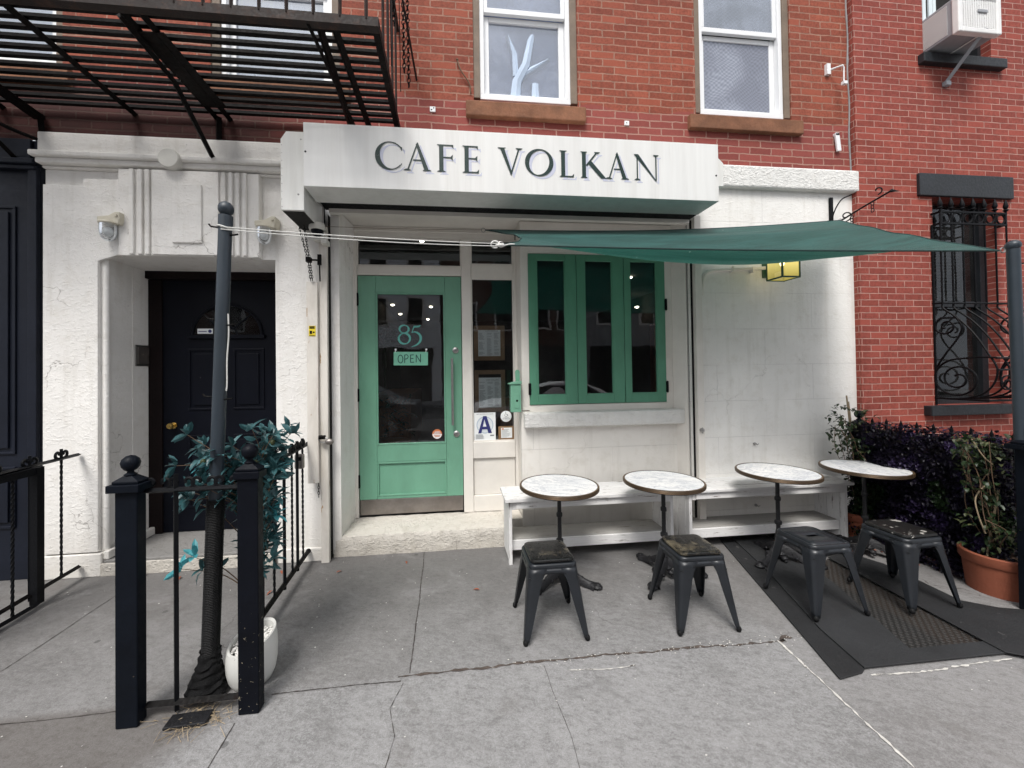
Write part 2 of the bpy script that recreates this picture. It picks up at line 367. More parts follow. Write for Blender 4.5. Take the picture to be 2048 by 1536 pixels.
M['white_metal'] = simple('dirty_white_sheet_metal', (.80, .80, .77), .42, var=.06, sc=2, bump=.04, dirt_haze=.16, stretch=(7, 7, .6), chips=((.3, .28, .25), .76, 30))
M['sign_white'] = simple('white_sign_face', (.80, .80, .78), .35, var=.05, sc=1.6, bump=.03, dirt_haze=.16, stretch=(9, 9, .5), world=True)
M['board_rust'] = simple('rust_stained_white_board', (.74, .70, .64), .55, var=.1, sc=3, bump=.3, dirt_haze=.45, stretch=(3, 3, .8), wear=((.40, .26, .15), .63, 5))
M['sheet_white'] = simple('white_plastic', (.72, .71, .66), .5, var=.06, dirt_haze=.12)
M['cream'] = simple('cream_cast_metal', (.66, .62, .51), .5, var=.1, dirt_haze=.25)
M['letter'] = simple('dark_green_letter', (.006, .028, .022), .4, var=.1)
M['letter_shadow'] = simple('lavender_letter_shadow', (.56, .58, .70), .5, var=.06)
M['glass'] = glassmat('shop_glass', (.88, .92, .92), .03, refl=2.4)
M['glass_dark'] = glassmat('dark_glass', (.55, .58, .6), .05)
M['glass_up'] = glassmat('upper_window_glass', (.96, .97, .99), .42, refl=5.0)
M['bulb_glass'] = glassmat('lamp_jar_glass', (.9, .92, .93), .55)
M['curtain'] = simple('pale_blue_blind', (.60, .69, .95), .9, var=.06, sc=2)
M['bright_blind'] = simple('bright_white_blind', (.88, .93, .96), .9, var=.04, sc=2)
M['cactus'] = simple('pale_cactus_skin', (.50, .60, .74), .9, var=.1)
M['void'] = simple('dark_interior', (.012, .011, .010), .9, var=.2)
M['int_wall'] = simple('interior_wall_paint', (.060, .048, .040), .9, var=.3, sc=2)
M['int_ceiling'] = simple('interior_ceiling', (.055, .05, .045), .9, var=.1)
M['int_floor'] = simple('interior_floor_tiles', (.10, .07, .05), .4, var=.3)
M['int_wood'] = simple('orange_wood', (.34, .12, .04), .5, var=.4, sc=4, stretch=(6, 6, 1), bump=.3)
M['frame_wood'] = simple('picture_frame_wood', (.27, .16, .08), .5, var=.3, sc=6)
M['paper'] = simple('white_paper', (.86, .88, .88), .8, var=.03)
M['ink'] = simple('grey_print', (.24, .26, .27), .8, var=.1)
M['navy'] = simple('navy_print', (.025, .03, .16), .6, var=.05)
M['card_blue'] = simple('pale_blue_print', (.50, .58, .68), .8, var=.05)
M['orange'] = simple('orange_sticker', (.62, .20, .08), .6, var=.08)
M['yellow'] = simple('yellow_sticker', (.80, .62, .03), .6, var=.08)
M['number'] = simple('teal_number_vinyl', (.13, .46, .40), .5, var=.05)
M['open_sign'] = simple('mint_open_sign', (.19, .50, .36), .5, var=.1)
M['open_ink'] = simple('dark_teal_marker', (.012, .06, .06), .6, var=.1)
M['terracotta'] = simple('terracotta', (.26, .075, .038), .8, var=.14, sc=5, bump=.2, dirt_haze=.15)
M['soil'] = simple('dry_soil_and_leaves', (.07, .04, .025), .95, var=.7, sc=30, bump=1, bsc=60)
M['pot_white'] = simple('white_ceramic_pot', (.66, .66, .63), .4, var=.05, dirt_haze=.1, chips=((.3, .3, .3), .74, 20))
M['pebble'] = simple('white_pebbles', (.75, .74, .71), .6, var=.25, sc=20)
M['leaf_teal'] = leafmat('teal_artificial_leaf', (.024, .080, .088), (.085, .21, .225), .34)
M['leaf_cyan'] = leafmat('faded_cyan_leaf', (.06, .36, .42), (.15, .55, .60), .4)
M['leaf_purple'] = leafmat('purple_black_leaf', (.006, .005, .011), (.024, .018, .040), .42, hi=((.045, .030, .085), .84))
M['leaf_green'] = leafmat('dark_green_leaf', (.010, .026, .008), (.035, .065, .022), .42)
M['leaf_olive'] = leafmat('olive_green_leaf', (.03, .042, .014), (.10, .11, .045), .5)
M['ac_white'] = simple('white_air_conditioner_paint', (.84, .84, .83), .45, var=.05, dirt_haze=.15)
M['ac_grey'] = simple('grey_ac_casing', (.33, .345, .37), .5, var=.12, dirt_haze=.2)
M['black_stone'] = simple('black_painted_stone', (.013, .016, .020), .5, var=.25, sc=4, bump=.5, bsc=40, world=True)
M['vinyl_slats'] = simple('pale_accordion_vinyl', (.70, .78, .80), .5, var=.05)
M['rust_iron'] = rustmat('rusty_black_iron', (.0022, .0018, .0018), (.016, .0075, .005), .45)
M['rust_light'] = rustmat('weathered_iron_bar', (.035, .028, .026), (.085, .045, .032), .8)
M['lamp_green'] = simple('green_lantern_frame', (.025, .085, .045), .4, var=.15)
M['lamp_glow'] = emis('warm_lantern_glow', (1.0, .62, .12), 2.0)
M['lantern_glass'] = None
M['bulb'] = emis('warm_bulb', (1, .86, .55), 14)
M['down'] = emis('ceiling_downlight', (1, .90, .72), 14)
M['hatch'] = None
def hatchmat():
    g = G('diamond_plate_steel'); P = g.pos()
    a = g.n('ShaderNodeMapping'); g.L.new(P, a.inputs[0]); a.inputs['Rotation'].default_value = (0, 0, .785); a.inputs['Scale'].default_value = (34, 34, 1)
    ck = g.n('ShaderNodeTexChecker'); g.L.new(a.outputs[0], ck.inputs[0]); ck.inputs['Scale'].default_value = 1
    d = g.voro(a.outputs[0], 1, 'F1', 'Distance', .0)
    h = g.rng(d, .42, .25)
    n = g.noise(P, 6, 5)
    c = g.mix(g.rng(g.math('ADD', g.sep(P)[0], g.math('MULTIPLY', n, .1)), 2.9, 2.96), (.034, .033, .032), (.052, .042, .036))
    c = g.mix(h, c, (.075, .072, .070)); c = g.mix(g.rng(g.noise(P, 70, 4), .5, .7, 0, .5), c, (.05, .045, .04))
    return g.end(g.pbr(c, .5, .45, g.bump(h, .7, .005), .4))
M['hatch'] = hatchmat()
def lanternglass():
    g = G('yellow_lantern_glass')
    e = g.n('ShaderNodeEmission')
    z = g.sep(g.obj())[2]
    g.put(e.inputs[0], g.mix(g.rng(z, -.06, .10), (.85, .70, .18), (1.0, .82, .28)))
    g.put(e.inputs[1], g.rng(z, -.10, .10, .45, 1.15))
    t = g.n('ShaderNodeBsdfTransparent'); t.inputs[0].default_value = (1, .95, .7, 1)
    mx = g.n('ShaderNodeMixShader'); mx.inputs[0].default_value = .7
    g.L.new(t.outputs[0], mx.inputs[1]); g.L.new(e.outputs[0], mx.inputs[2])
    return g.end(mx.outputs[0])
M['lantern_glass'] = lanternglass()
def screenmat():
    g = G('insect_screen'); P = g.obj(); x, y, z = g.sep(P)
    d = g.noise(g.map(P, (1, 1, 1)), 2.2, 3, .5)
    w = g.math('SINE', g.math('ADD', g.math('MULTIPLY', x, 130), g.math('MULTIPLY', d, 46)))
    w2 = g.math('SINE', g.math('ADD', g.math('MULTIPLY', z, 150), g.math('MULTIPLY', d, 60)))
    m = g.rng(g.math('MULTIPLY', w, w2), -1, 1)
    c = g.mix(m, (.20, .22, .27), (.36, .39, .47))
    c = g.mix(g.rng(g.noise(P, 2.5, 4), .4, .6, 0, .5), c, (.12, .13, .17))
    return g.end(g.pbr(c, .6, 0, None, .5))
M['screen'] = screenmat()

# ------------------------------------------------------------------ geometry
class B:
    def __init__(s): s.v = []; s.f = []; s.sm = []
    def add(s, vs, fs, sm=False):
        o = len(s.v); s.v += [Vector(p) for p in vs]
        for f in fs: s.f.append([i + o for i in f]); s.sm.append(sm)
        return s
    def box(s, x0, x1, y0, y1, z0, z1, rot=None, piv=None):
        p = [Vector(q) for q in ((x0, y0, z0), (x1, y0, z0), (x1, y1, z0), (x0, y1, z0), (x0, y0, z1), (x1, y0, z1), (x1, y1, z1), (x0, y1, z1))]
        if rot is not None:
            c = Vector(piv) if piv else Vector(((x0 + x1) / 2, (y0 + y1) / 2, (z0 + z1) / 2))
            p = [rot @ (q - c) + c for q in p]
        return s.add(p, [(0, 3, 2, 1), (4, 5, 6, 7), (0, 1, 5, 4), (1, 2, 6, 5), (2, 3, 7, 6), (3, 0, 4, 7)])
    def quad(s, a, b, c, d): return s.add([a, b, c, d], [(0, 1, 2, 3)])
    def tube(s, pts, r, n=8, cap=True, flat=None):
        pts = [Vector(p) for p in pts]; m = len(pts)
        rs = r if isinstance(r, (list, tuple)) else [r] * m
        vs = []; up = None
        for i, p in enumerate(pts):
            t = (pts[min(i + 1, m - 1)] - pts[max(i - 1, 0)])
            if t.length < 1e-9: t = Vector((0, 0, 1))
            t.normalize()
            if up is None:
                up = Vector((0, 0, 1)) if abs(t.z) < .9 else Vector((1, 0, 0))
            a = t.cross(up)
            if a.length < 1e-6: a = t.cross(Vector((1, .3, 0)))
            a.normalize(); b = a.cross(t); up = b
            for k in range(n):
                th = 2 * pi * k / n
                ca, sa = cos(th), sin(th)
                if flat: ca *= flat[0]; sa *= flat[1]
                vs.append(p + (a * ca + b * sa) * rs[i])
        fs = []
        for i in range(m - 1):
            for k in range(n):
                k2 = (k + 1) % n
                fs.append((i * n + k, i * n + k2, (i + 1) * n + k2, (i + 1) * n + k))
        s.add(vs, fs, True)
        if cap:
            o = len(s.v) - len(vs)
            s.f.append([o + k for k in range(n)][::-1]); s.sm.append(False)
            s.f.append([o + (m - 1) * n + k for k in range(n)]); s.sm.append(False)
        return s
    def sqtube(s, pts, w):  # square section bar
        return s.tube(pts, w * .7071, 4)
    def lathe(s, prof, c, n=24, axis='z', sm=True, cap=True):
        c = Vector(c); vs = []
        for r, h in prof:
            for k in range(n):
                a = 2 * pi * k / n
                q = {'z': (r * cos(a), r * sin(a), h), 'y': (r * cos(a), h, r * sin(a)), 'x': (h, r * cos(a), r * sin(a))}[axis]
                vs.append(c + Vector(q))
        m = len(prof); fs = []
        for i in range(m - 1):
            for k in range(n):
                k2 = (k + 1) % n
                fs.append((i * n + k, i * n + k2, (i + 1) * n + k2, (i + 1) * n + k))
        s.add(vs, fs, sm)
        if cap:
            o = len(s.v) - len(vs)
            if prof[0][0] > 1e-5: s.f.append([o + k for k in range(n)][::-1]); s.sm.append(False)
            if prof[-1][0] > 1e-5: s.f.append([o + (m - 1) * n + k for k in range(n)]); s.sm.append(False)
        return s
    def ball(s, c, r, n=16, sq=(1, 1, 1)):
        m = n // 2; vs = []; c = Vector(c)
        for i in range(m + 1):
            ph = pi * i / m
            for k in range(n):
                a = 2 * pi * k / n
                vs.append(c + Vector((r * sq[0] * sin(ph) * cos(a), r * sq[1] * sin(ph) * sin(a), -r * sq[2] * cos(ph))))
        fs = []
        for i in range(m):
            for k in range(n):
                k2 = (k + 1) % n
                fs.append((i * n + k, i * n + k2, (i + 1) * n + k2, (i + 1) * n + k))
        return s.add(vs, fs, True)
    def poly_xz(s, pts, y0, y1):  # polygon in x,z extruded along y, y0 is the front
        n = len(pts)
        ar = sum(pts[i][0] * pts[(i + 1) % n][1] - pts[(i + 1) % n][0] * pts[i][1] for i in range(n))
        if ar < 0: pts = pts[::-1]
        vs = [(p[0], y0, p[1]) for p in pts] + [(p[0], y1, p[1]) for p in pts]
        fs = [tuple(range(n)), tuple(range(2 * n - 1, n - 1, -1))]
        for i in range(n):
            j = (i + 1) % n; fs.append((i, i + n, j + n, j))
        return s.add(vs, fs)
    def poly_xy(s, pts, z0, z1):
        n = len(pts)
        ar = sum(pts[i][0] * pts[(i + 1) % n][1] - pts[(i + 1) % n][0] * pts[i][1] for i in range(n))
        if ar < 0: pts = pts[::-1]
        vs = [(p[0], p[1], z0) for p in pts] + [(p[0], p[1], z1) for p in pts]
        fs = [tuple(range(n))[::-1], tuple(range(n, 2 * n))]
        for i in range(n):
            j = (i + 1) % n; fs.append((i, j, j + n, i + n))
        return s.add(vs, fs)
    def wall(s, x0, x1, z0, z1, yf, yb, holes=()):
        xs = sorted(set([x0, x1] + [h[0] for h in holes] + [h[1] for h in holes]))
        zs = sorted(set([z0, z1] + [h[2] for h in holes] + [h[3] for h in holes]))
        xs = [x for x in xs if x0 <= x <= x1]; zs = [z for z in zs if z0 <= z <= z1]
        def inh(cx, cz): return any(h[0] < cx < h[1] and h[2] < cz < h[3] for h in holes)
        for i in range(len(xs) - 1):
            for j in range(len(zs) - 1):
                if not inh((xs[i] + xs[i + 1]) / 2, (zs[j] + zs[j + 1]) / 2):
                    a, b, c, d = xs[i], xs[i + 1], zs[j], zs[j + 1]
                    s.quad((a, yf, c), (b, yf, c), (b, yf, d), (a, yf, d))
        for h in holes:
            a, b, c, d = max(h[0], x0), min(h[1], x1), max(h[2], z0), min(h[3], z1)
            s.quad((a, yf, c), (a, yf, d), (a, yb, d), (a, yb, c))
            s.quad((b, yf, d), (b, yf, c), (b, yb, c), (b, yb, d))
            if h[3] < z1: s.quad((a, yf, d), (b, yf, d), (b, yb, d), (a, yb, d))
            if h[2] > z0: s.quad((b, yf, c), (a, yf, c), (a, yb, c), (b, yb, c))
        s.quad((x0, yf, z0), (x0, yf, z1), (x0, yb, z1), (x0, yb, z0))
        s.quad((x1, yf, z1), (x1, yf, z0), (x1, yb, z0), (x1, yb, z1))
        s.quad((x0, yf, z1), (x1, yf, z1), (x1, yb, z1), (x0, yb, z1))
        return s
    def xform(s, mat):
        s.v = [mat @ p for p in s.v]; return s
    def build(s, name, m, parent=None, org=None, bevel=0, seg=2):
        off = Vector((0, 0, 0))
        if parent is not None: off = WL[parent.name]
        if org is not None: off = Vector(org)
        me = bpy.data.meshes.new(name)
        me.from_pydata([tuple(p - off) for p in s.v], [], s.f); me.update()
        me.polygons.foreach_set('use_smooth', s.sm)
        if any(s.sm) and len(s.f) < 6000: me.set_sharp_from_angle(angle=radians(38))
        ms = m if isinstance(m, (list, tuple)) else [m]
        for q in ms: me.materials.append(M[q] if isinstance(q, str) else q)
        o = bpy.data.objects.new(name, me); COL.objects.link(o)
        if parent is not None:
            o.parent = parent; WL[o.name] = off.copy()
            if org is not None:
                o.location = Vector(org) - WL[parent.name]
                WL[o.name] = Vector(org)
        else:
            o.location = off; WL[o.name] = off.copy()
        if bevel:
            b = o.modifiers.new('bevel', 'BEVEL'); b.width = bevel; b.segments = seg; b.limit_method = 'ANGLE'; b.angle_limit = radians(40)
        return o
WL = {}   # world location of each object's origin

def thing(name, label, cat, loc=(0, 0, 0), group=None):
    o = bpy.data.objects.new(name, None); o.empty_display_size = .1
    COL.objects.link(o); o.location = loc; WL[o.name] = Vector(loc)
    o['label'] = label; o['category'] = cat
    if group: o['group'] = group
    return o
def tag(o, label, cat, group=None):
    o['label'] = label; o['category'] = cat
    if group: o['group'] = group
    return o
def kind(o, k='structure'): o['kind'] = k; return o
def copy_tree(o, parent=None):
    c = o.copy(); COL.objects.link(c); c.parent = parent
    for ch in list(o.children): copy_tree(ch, c)
    return c

def arc(cx, cz, r, a0, a1, n=12):
    return [(cx + r * cos(a0 + (a1 - a0) * i / n), cz + r * sin(a0 + (a1 - a0) * i / n)) for i in range(n + 1)]
def spiral(r0, r1, a0, a1, n=28):
    return [((r0 + (r1 - r0) * i / n) * cos(a0 + (a1 - a0) * i / n), (r0 + (r1 - r0) * i / n) * sin(a0 + (a1 - a0) * i / n)) for i in range(n + 1)]
def bez(p, n=14):
    """Catmull-Rom through points"""
    p = [Vector(q) for q in p]; out = []
    q = [p[0] * 2 - p[1]] + p + [p[-1] * 2 - p[-2]]
    for i in range(1, len(q) - 2):
        a, b, c, d = q[i - 1:i + 3]
        for k in range(n):
            t = k / n
            out.append(.5 * ((2 * b) + (c - a) * t + (2 * a - 5 * b + 4 * c - d) * t * t + (-a + 3 * b - 3 * c + d) * t ** 3))
    out.append(p[-1]); return out
def twisted(b, p0, p1, w, turns=20):
    """square bar twisted along its length"""
    p0, p1 = Vector(p0), Vector(p1); n = int(turns * 5)
    t = (p1 - p0).normalized(); a = t.cross(Vector((0, 1, 0))).normalized(); c = t.cross(a)
    vs = []; fs = []
    for i in range(n + 1):
        f = i / n; th = 2 * pi * turns * f / 4
        for k in range(4):
            an = th + k * pi / 2
            vs.append(p0.lerp(p1, f) + (a * cos(an) + c * sin(an)) * w * .72)
        if i:
            for k in range(4):
                k2 = (k + 1) % 4; fs.append(((i - 1) * 4 + k, (i - 1) * 4 + k2, i * 4 + k2, i * 4 + k))
    b.add(vs, fs)
def chain(b, pts, link=.022, r=.0022):
    """chain links along a polyline"""
    P = [Vector(p) for p in pts]; tot = sum((P[i + 1] - P[i]).length for i in range(len(P) - 1)); n = max(2, int(tot / (link * .72)))
    for i in range(n):
        d = (i + .5) / n * tot; j = 0
        while j < len(P) - 2 and d > (P[j + 1] - P[j]).length: d -= (P[j + 1] - P[j]).length; j += 1
        t = (P[j + 1] - P[j]).normalized(); c = P[j] + t * d
        a = t.cross(Vector((0, 1, .01))).normalized(); e = t.cross(a)
        s_ = a if i % 2 else e
        s_ = (s_ + (e if i % 2 else a) * .4).normalized()
        b.tube([c + t * link * .5 * cos(q) + s_ * link * .3 * sin(q) for q in [2 * pi * k / 10 for k in range(11)]], r, 4, cap=False)
def ribbon_joint(name, pts, w, m, jit=.3, z=.003, seed=1, thick=0):
    """irregular strip lying on the pavement"""
    rnd = random.Random(seed); vs = []; fs = []; P = [Vector((p[0], p[1], 0)) for p in pts]
    k = 0; d0 = 0
    for i in range(len(P) - 1):
        L = (P[i + 1] - P[i]).length; n = max(1, int(L / .02)); t = (P[i + 1] - P[i]).normalized(); s_ = Vector((-t.y, t.x, 0))
        for j in range(n + (1 if i == len(P) - 2 else 0)):
            c = P[i] + t * L * j / n
            o = noise.noise(Vector((c.x * 3, c.y * 3, seed))) * .012 + noise.noise(Vector((c.x * 25, c.y * 25, seed))) * w * .8
            ww = w * (1 + jit * (rnd.random() * 2 - 1)) / 2
            vs += [c + s_ * (o - ww), c + s_ * (o + ww)]
            if k: fs.append((2 * k - 2, 2 * k - 1, 2 * k + 1, 2 * k)[::-1])
            k += 1
    b = B().add([(v.x, v.y, z + thick) for v in vs], fs)
    o = b.build(name, m, org=(P[0].x, P[0].y, 0)); return kind(o)
def leaf(b, p, d, L, W, up=(0, 0, 1), droop=.25, fold=.25):
    d = Vector(d).normalized(); s_ = d.cross(Vector(up))
    if s_.length < 1e-4: s_ = d.cross(Vector((1, 0, 0)))
    s_.normalize(); n = s_.cross(d); p = Vector(p)
    q = [p, p + d * L * .35 + n * L * .03, p + d * L * .72 - n * L * droop * .35, p + d * L * 1.0 - n * L * droop]
    l = [q[1] + s_ * W * .5 + n * W * fold, q[2] + s_ * W * .42 + n * W * fold]
    r = [q[1] - s_ * W * .5 + n * W * fold, q[2] - s_ * W * .42 + n * W * fold]
    b.add([q[0], l[0], l[1], q[3], r[1], r[0], q[1], q[2]], [(0, 6, 1), (6, 7, 2, 1), (7, 3, 2), (0, 5, 6), (5, 4, 7, 6), (4, 3, 7)], True)
def text_mesh(name, s_, size, m, loc, parent=None, align='CENTER', bold=0.0, sx=1.0, rotx=pi / 2):
    c = bpy.data.curves.new(name, 'FONT'); c.body = s_; c.size = size; c.align_x = align; c.offset = bold; c.extrude = .0004
    o = bpy.data.objects.new(name + '_tmp', c); COL.objects.link(o)
    dg = bpy.context.evaluated_depsgraph_get(); me = bpy.data.meshes.new_from_object(o.evaluated_get(dg))
    bpy.data.objects.remove(o)
    me.transform(Matrix.Rotation(rotx, 4, 'X') @ Matrix.Diagonal((sx, 1, 1, 1)))
    me.materials.clear(); me.materials.append(M[m])
    q = bpy.data.objects.new(name, me); COL.objects.link(q)
    off = WL[parent.name] if parent is not None else Vector((0, 0, 0))
    q.parent = parent; q.location = Vector(loc) - off; WL[q.name] = Vector(loc); return q
def stroke(b, pts, w, y, dy=.0005):
    """variable-width pen stroke in the x,z plane; pts (x,z) , w list or number"""
    n = len(pts); ws = w if isinstance(w, (list, tuple)) else [w] * n; vs = []; fs = []
    for i, p in enumerate(pts):
        a = pts[max(0, i - 1)]; c = pts[min(n - 1, i + 1)]; tx, tz = c[0] - a[0], c[1] - a[1]; l = hypot(tx, tz) or 1; nx, nz = -tz / l, tx / l
        vs += [(p[0] - nx * ws[i] / 2, y, p[1] - nz * ws[i] / 2), (p[0] + nx * ws[i] / 2, y, p[1] + nz * ws[i] / 2)]
        if i: fs.append((2 * i - 2, 2 * i, 2 * i + 1, 2 * i - 1))
    b.add(vs, fs)

# ================================================================== SETTING
g_ = B()
g_.quad((-60, -1.3, 0), (60, -1.3, 0), (60, 4.6, 0), (-60, 4.6, 0))
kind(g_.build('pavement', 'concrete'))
kind(B().quad((-60, -16, -.14), (60, -16, -.14), (60, 60, -.14), (-60, 60, -.14)).build('ground', 'asphalt'))
kb = B(); kb.box(-60, 60, -1.45, -1.302, -.14, .004); kind(kb.build('kerb', 'kerb', bevel=.01))
kind(B().box(-60, 60, -14, -11.2, -.14, .0).build('opposite_pavement', 'kerb'))
# joints and seams in the pavement
J = [([(-.251, 3.58), (-.245, 2.9), (-.237, 2.16)], .005, 'joint_dark', .5), ([(-.30, 2.14), (.33, 2.155), (1.2, 2.15), (1.98, 2.13)], .013, 'joint_rust', .8),
     ([(1.935, 2.135), (1.90, 1.75), (1.865, 1.40), (1.80, .9), (1.72, .2), (1.6, -1.3)], .009, 'caulk', .95), ([(-2.50, 3.5), (-2.516, 2.46), (-2.52, 1.6)], .004, 'joint_dark', .5),
     ([(-4.5, 2.03), (-2.14, 2.091), (-1.55, 2.10)], .004, 'joint_dark', .5), ([(-.93, 2.11), (-.5, 2.12), (-.28, 2.11)], .005, 'joint_dark', .7),
     ([(-.27, 2.1), (-.31, 1.95), (-.27, 1.8), (-.30, 1.6), (-.33, 1.3)], .0028, 'joint_dark', .9), ([(-1.03, 1.96), (-1.025, 1.6), (-1.03, 1.0)], .0035, 'joint_dark', .4),
     ([(.50, 2.12), (.515, 1.7), (.50, 1.3)], .0022, 'joint_dark', .4), ([(2.2, 1.835), (2.6, 1.825), (3.1, 1.84)], .008, 'caulk', .98), ([(1.95, 2.12), (1.99, 2.16), (2.04, 2.15)], .02, 'joint_rust', .9),
     ([(.62, 2.07), (.85, 2.055), (1.0, 2.06)], .005, 'caulk', .98), ([(-5, .9), (-2, .93), (.4, .95), (1.7, .93), (5, .9)], .004, 'joint_dark', .5)]
for i, (p, w, m, jt) in enumerate(J): ribbon_joint('pavement_joint', p, w, m, jt, .003 if m != 'caulk' else .004, i + 3)
# litter: crumbs, leaves
rl = random.Random(3); lb = B()
for i in range(260):
    x = rl.uniform(-3.2, 3.2); y = rl.uniform(1.3, 3.5)
    if rl.random() < .45: x, y = rl.uniform(.3, 2.1), 2.15 + rl.gauss(0, .02)
    r = rl.uniform(.0015, .0055)
    lb.ball((x, y, .002 + r * .4), r, 5, (1, rl.uniform(.5, 1), .5))
kind(tag(lb.build('litter_crumbs', 'caulk', org=(0, 2, 0)), 'pale crumbs and grit scattered on the grey pavement', 'litter'), 'stuff')
ll = B()
for (x, y) in [(-.40, 3.42), (-1.72, 2.95), (-1.42, 3.4), (2.9, 3.2), (3.0, 3.33), (-.95, 3.3), (.2, 2.9), (-2.2, 3.42), (-1.35, 3.1)] + [(rl.uniform(3.2, 3.9), rl.uniform(2.7, 3.4)) for _ in range(26)]:
    a = rl.uniform(0, 6.28); leaf(ll, (x, y, .008), (cos(a), sin(a), .1), rl.uniform(.03, .06), .018)
kind(tag(ll.build('fallen_leaves', 'terracotta', org=(0, 3, 0)), 'dry reddish leaves fallen along the foot of the walls', 'leaves'), 'stuff')

# ================================================================== CAFE BUILDING
YF = 3.55
bld = thing('brick_building', 'old red brick building with white stucco ground floor holding the green cafe shopfront', 'building', (-.2, YF, 0))
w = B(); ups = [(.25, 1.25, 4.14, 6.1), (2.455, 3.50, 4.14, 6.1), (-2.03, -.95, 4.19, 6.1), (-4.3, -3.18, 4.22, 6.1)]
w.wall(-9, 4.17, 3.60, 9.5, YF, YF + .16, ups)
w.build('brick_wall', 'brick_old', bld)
st = B()
st.wall(-3.305, -1.10, 0, 3.36, YF, YF + .55, [(-2.88, -1.51, 0, 2.642)])
st.build('stucco_wall', 'stucco', bld)
st = B(); st.wall(-1.10, 4.17, 0, 3.65, YF + .001, YF + .04, [(-1.10, 2.36, 0, 3.14)])
st.box(2.36, 4.168, YF + .05, YF + .3, 0, 3.64)
st.build('stucco_wall', 'stucco_blocks', bld)
# frieze over the left entrance
fz = B()
fz.box(-3.32, -1.12, YF - .055, YF + .3, 3.455, 3.65)
fz.box(-3.345, -1.12, YF - .105, YF - .05, 3.43, 3.475)
fz.box(-3.32, -1.12, YF - .075, YF + .1, 3.385, 3.43)
fz.box(-3.31, -1.12, YF - .03, YF + .1, 3.362, 3.385)
fz.build('frieze_moulding', 'stucco', bld, bevel=.012)
rf = B()
rf.box(-2.715, -1.615, YF - .06, YF + .02, 2.643, 3.365)
for x in (-2.62, -2.555, -2.50): rf.box(x, x + .034, YF - .082, YF - .059, 2.65, 3.36)
for x in (-1.905, -1.85, -1.795, -1.74): rf.box(x, x + .032, YF - .082, YF - .059, 2.65, 3.36)
rf.box(-2.45, -1.93, YF - .078, YF - .059, 2.65, 3.36)
rf.box(-2.285, -2.055, YF - .095, YF - .077, 2.748, 3.24)
rf.build('fluted_relief', 'stucco', bld, bevel=.006)
pl = B()
pl.box(-3.325, -2.865, YF - .035, YF + .02, 0, .19); pl.box(-2.865, -2.82, YF - .02, YF + .5, .13, .20)
pl.build('plinth', 'stucco', bld, bevel=.008)
pl = B(); pl.box(-1.50, -1.13, YF - .012, YF + .02, 0, .12); pl.build('plinth', 'stucco', bld, bevel=.008)
pl = B(); pl.poly_xz([(-3.298, .2), (-2.89, .2), (-2.89, 2.60), (-2.718, 2.66), (-2.718, 3.285), (-3.0, 3.285), (-3.0, 3.225), (-3.298, 3.225)], YF - .032, YF - .001); pl.build('raised_field', 'stucco', bld, bevel=.006)
# entrance porch: rounded reveals, floor slab
pr = B()
for i in range(8):
    a0, a1 = pi / 2 * i / 8, pi / 2 * (i + 1) / 8
pr.box(-2.90, -2.876, YF + .3, 4.15, .13, 2.64)
pr.tube([(-2.868, YF + .02, .2), (-2.868, YF + .02, 2.62)], .024, 10)
pr.quad((-2.88, YF, 2.641), (-1.51, YF, 2.641), (-1.51, 4.1, 2.69), (-2.88, 4.1, 2.69))
pr.box(-1.511, -1.47, YF + .01, 4.12, .13, 2.64)
pr.build('porch_reveal', 'stucco', bld)
sl = B(); sl.box(-2.879, -1.512, YF - .02, 4.12, .0, .128)
sl.build('entrance_step', 'slab', bld, bevel=.01)
sl = B(); sl.box(-2.875, -1.515, YF - .035, YF - .0205, 0, .105); sl.build('step_riser', 'step_stone', bld, bevel=.004)
lt = B(); lt.box(-2.876, -1.512, 3.99, 4.14, 2.57, 2.69); lt.box(-2.876, -2.757, 4.03, 4.14, .13, 2.569); lt.box(-1.603, -1.512, 4.03, 4.14, .13, 2.569)
lt.build('door_frame', 'red_dark', bld, bevel=.006)
# black entrance door
dr = B(); dx0, dx1, dy = -2.76, -1.60, 4.05
dr.box(dx0, dx1, dy, dy + .05, .135, 2.57)
ent = dr.build('entrance_door', 'door_black', bld, bevel=.004); ent['label'] = 'black panelled entrance door with fanlight'
pn = B()
def rpanel(b, x0, x1, z0, z1, y, d=.012):
    b.box(x0, x1, y - d * .8, y, z0, z0 + .022); b.box(x0, x1, y - d * .8, y, z1 - .022, z1)
    b.box(x0, x0 + .022, y - d * .8, y, z0 + .022, z1 - .022); b.box(x1 - .022, x1, y - d * .8, y, z0 + .022, z1 - .022)
    b.box(x0 + .05, x1 - .05, y - d, y, z0 + .05, z1 - .05)
for a, c in ((-2.53, -2.19), (-2.12, -1.83)):
    rpanel(pn, a, c, 1.30, 1.90, dy); rpanel(pn, a, c, .36, 1.06, dy)
pn.build('door_panel', 'door_black', ent, bevel=.004)
fan = B(); cx_, cz_ = -2.17, 2.03
fan.poly_xz([(cx_ + .31 * cos(a), cz_ + .29 * sin(a)) for a in [pi * i / 20 for i in range(21)]], dy - .008, dy - .004)
fan.build('fanlight_pane', 'glass_dark', ent)
fb = B(); fb.poly_xz([(cx_ + .31 * cos(a), cz_ + .29 * sin(a)) for a in [pi * i / 20 for i in range(21)]], dy - .003, dy - .001)
fb.build('fanlight_backing', 'red_dark', ent)
fr = B(); fr.tube([(cx_ + .32 * cos(a), dy - .012, cz_ + .30 * sin(a)) for a in [pi * i / 24 for i in range(25)]], .014, 6)
fr.box(cx_ - .35, cx_ + .35, dy - .03, dy - .002, cz_ - .03, cz_ + .004)
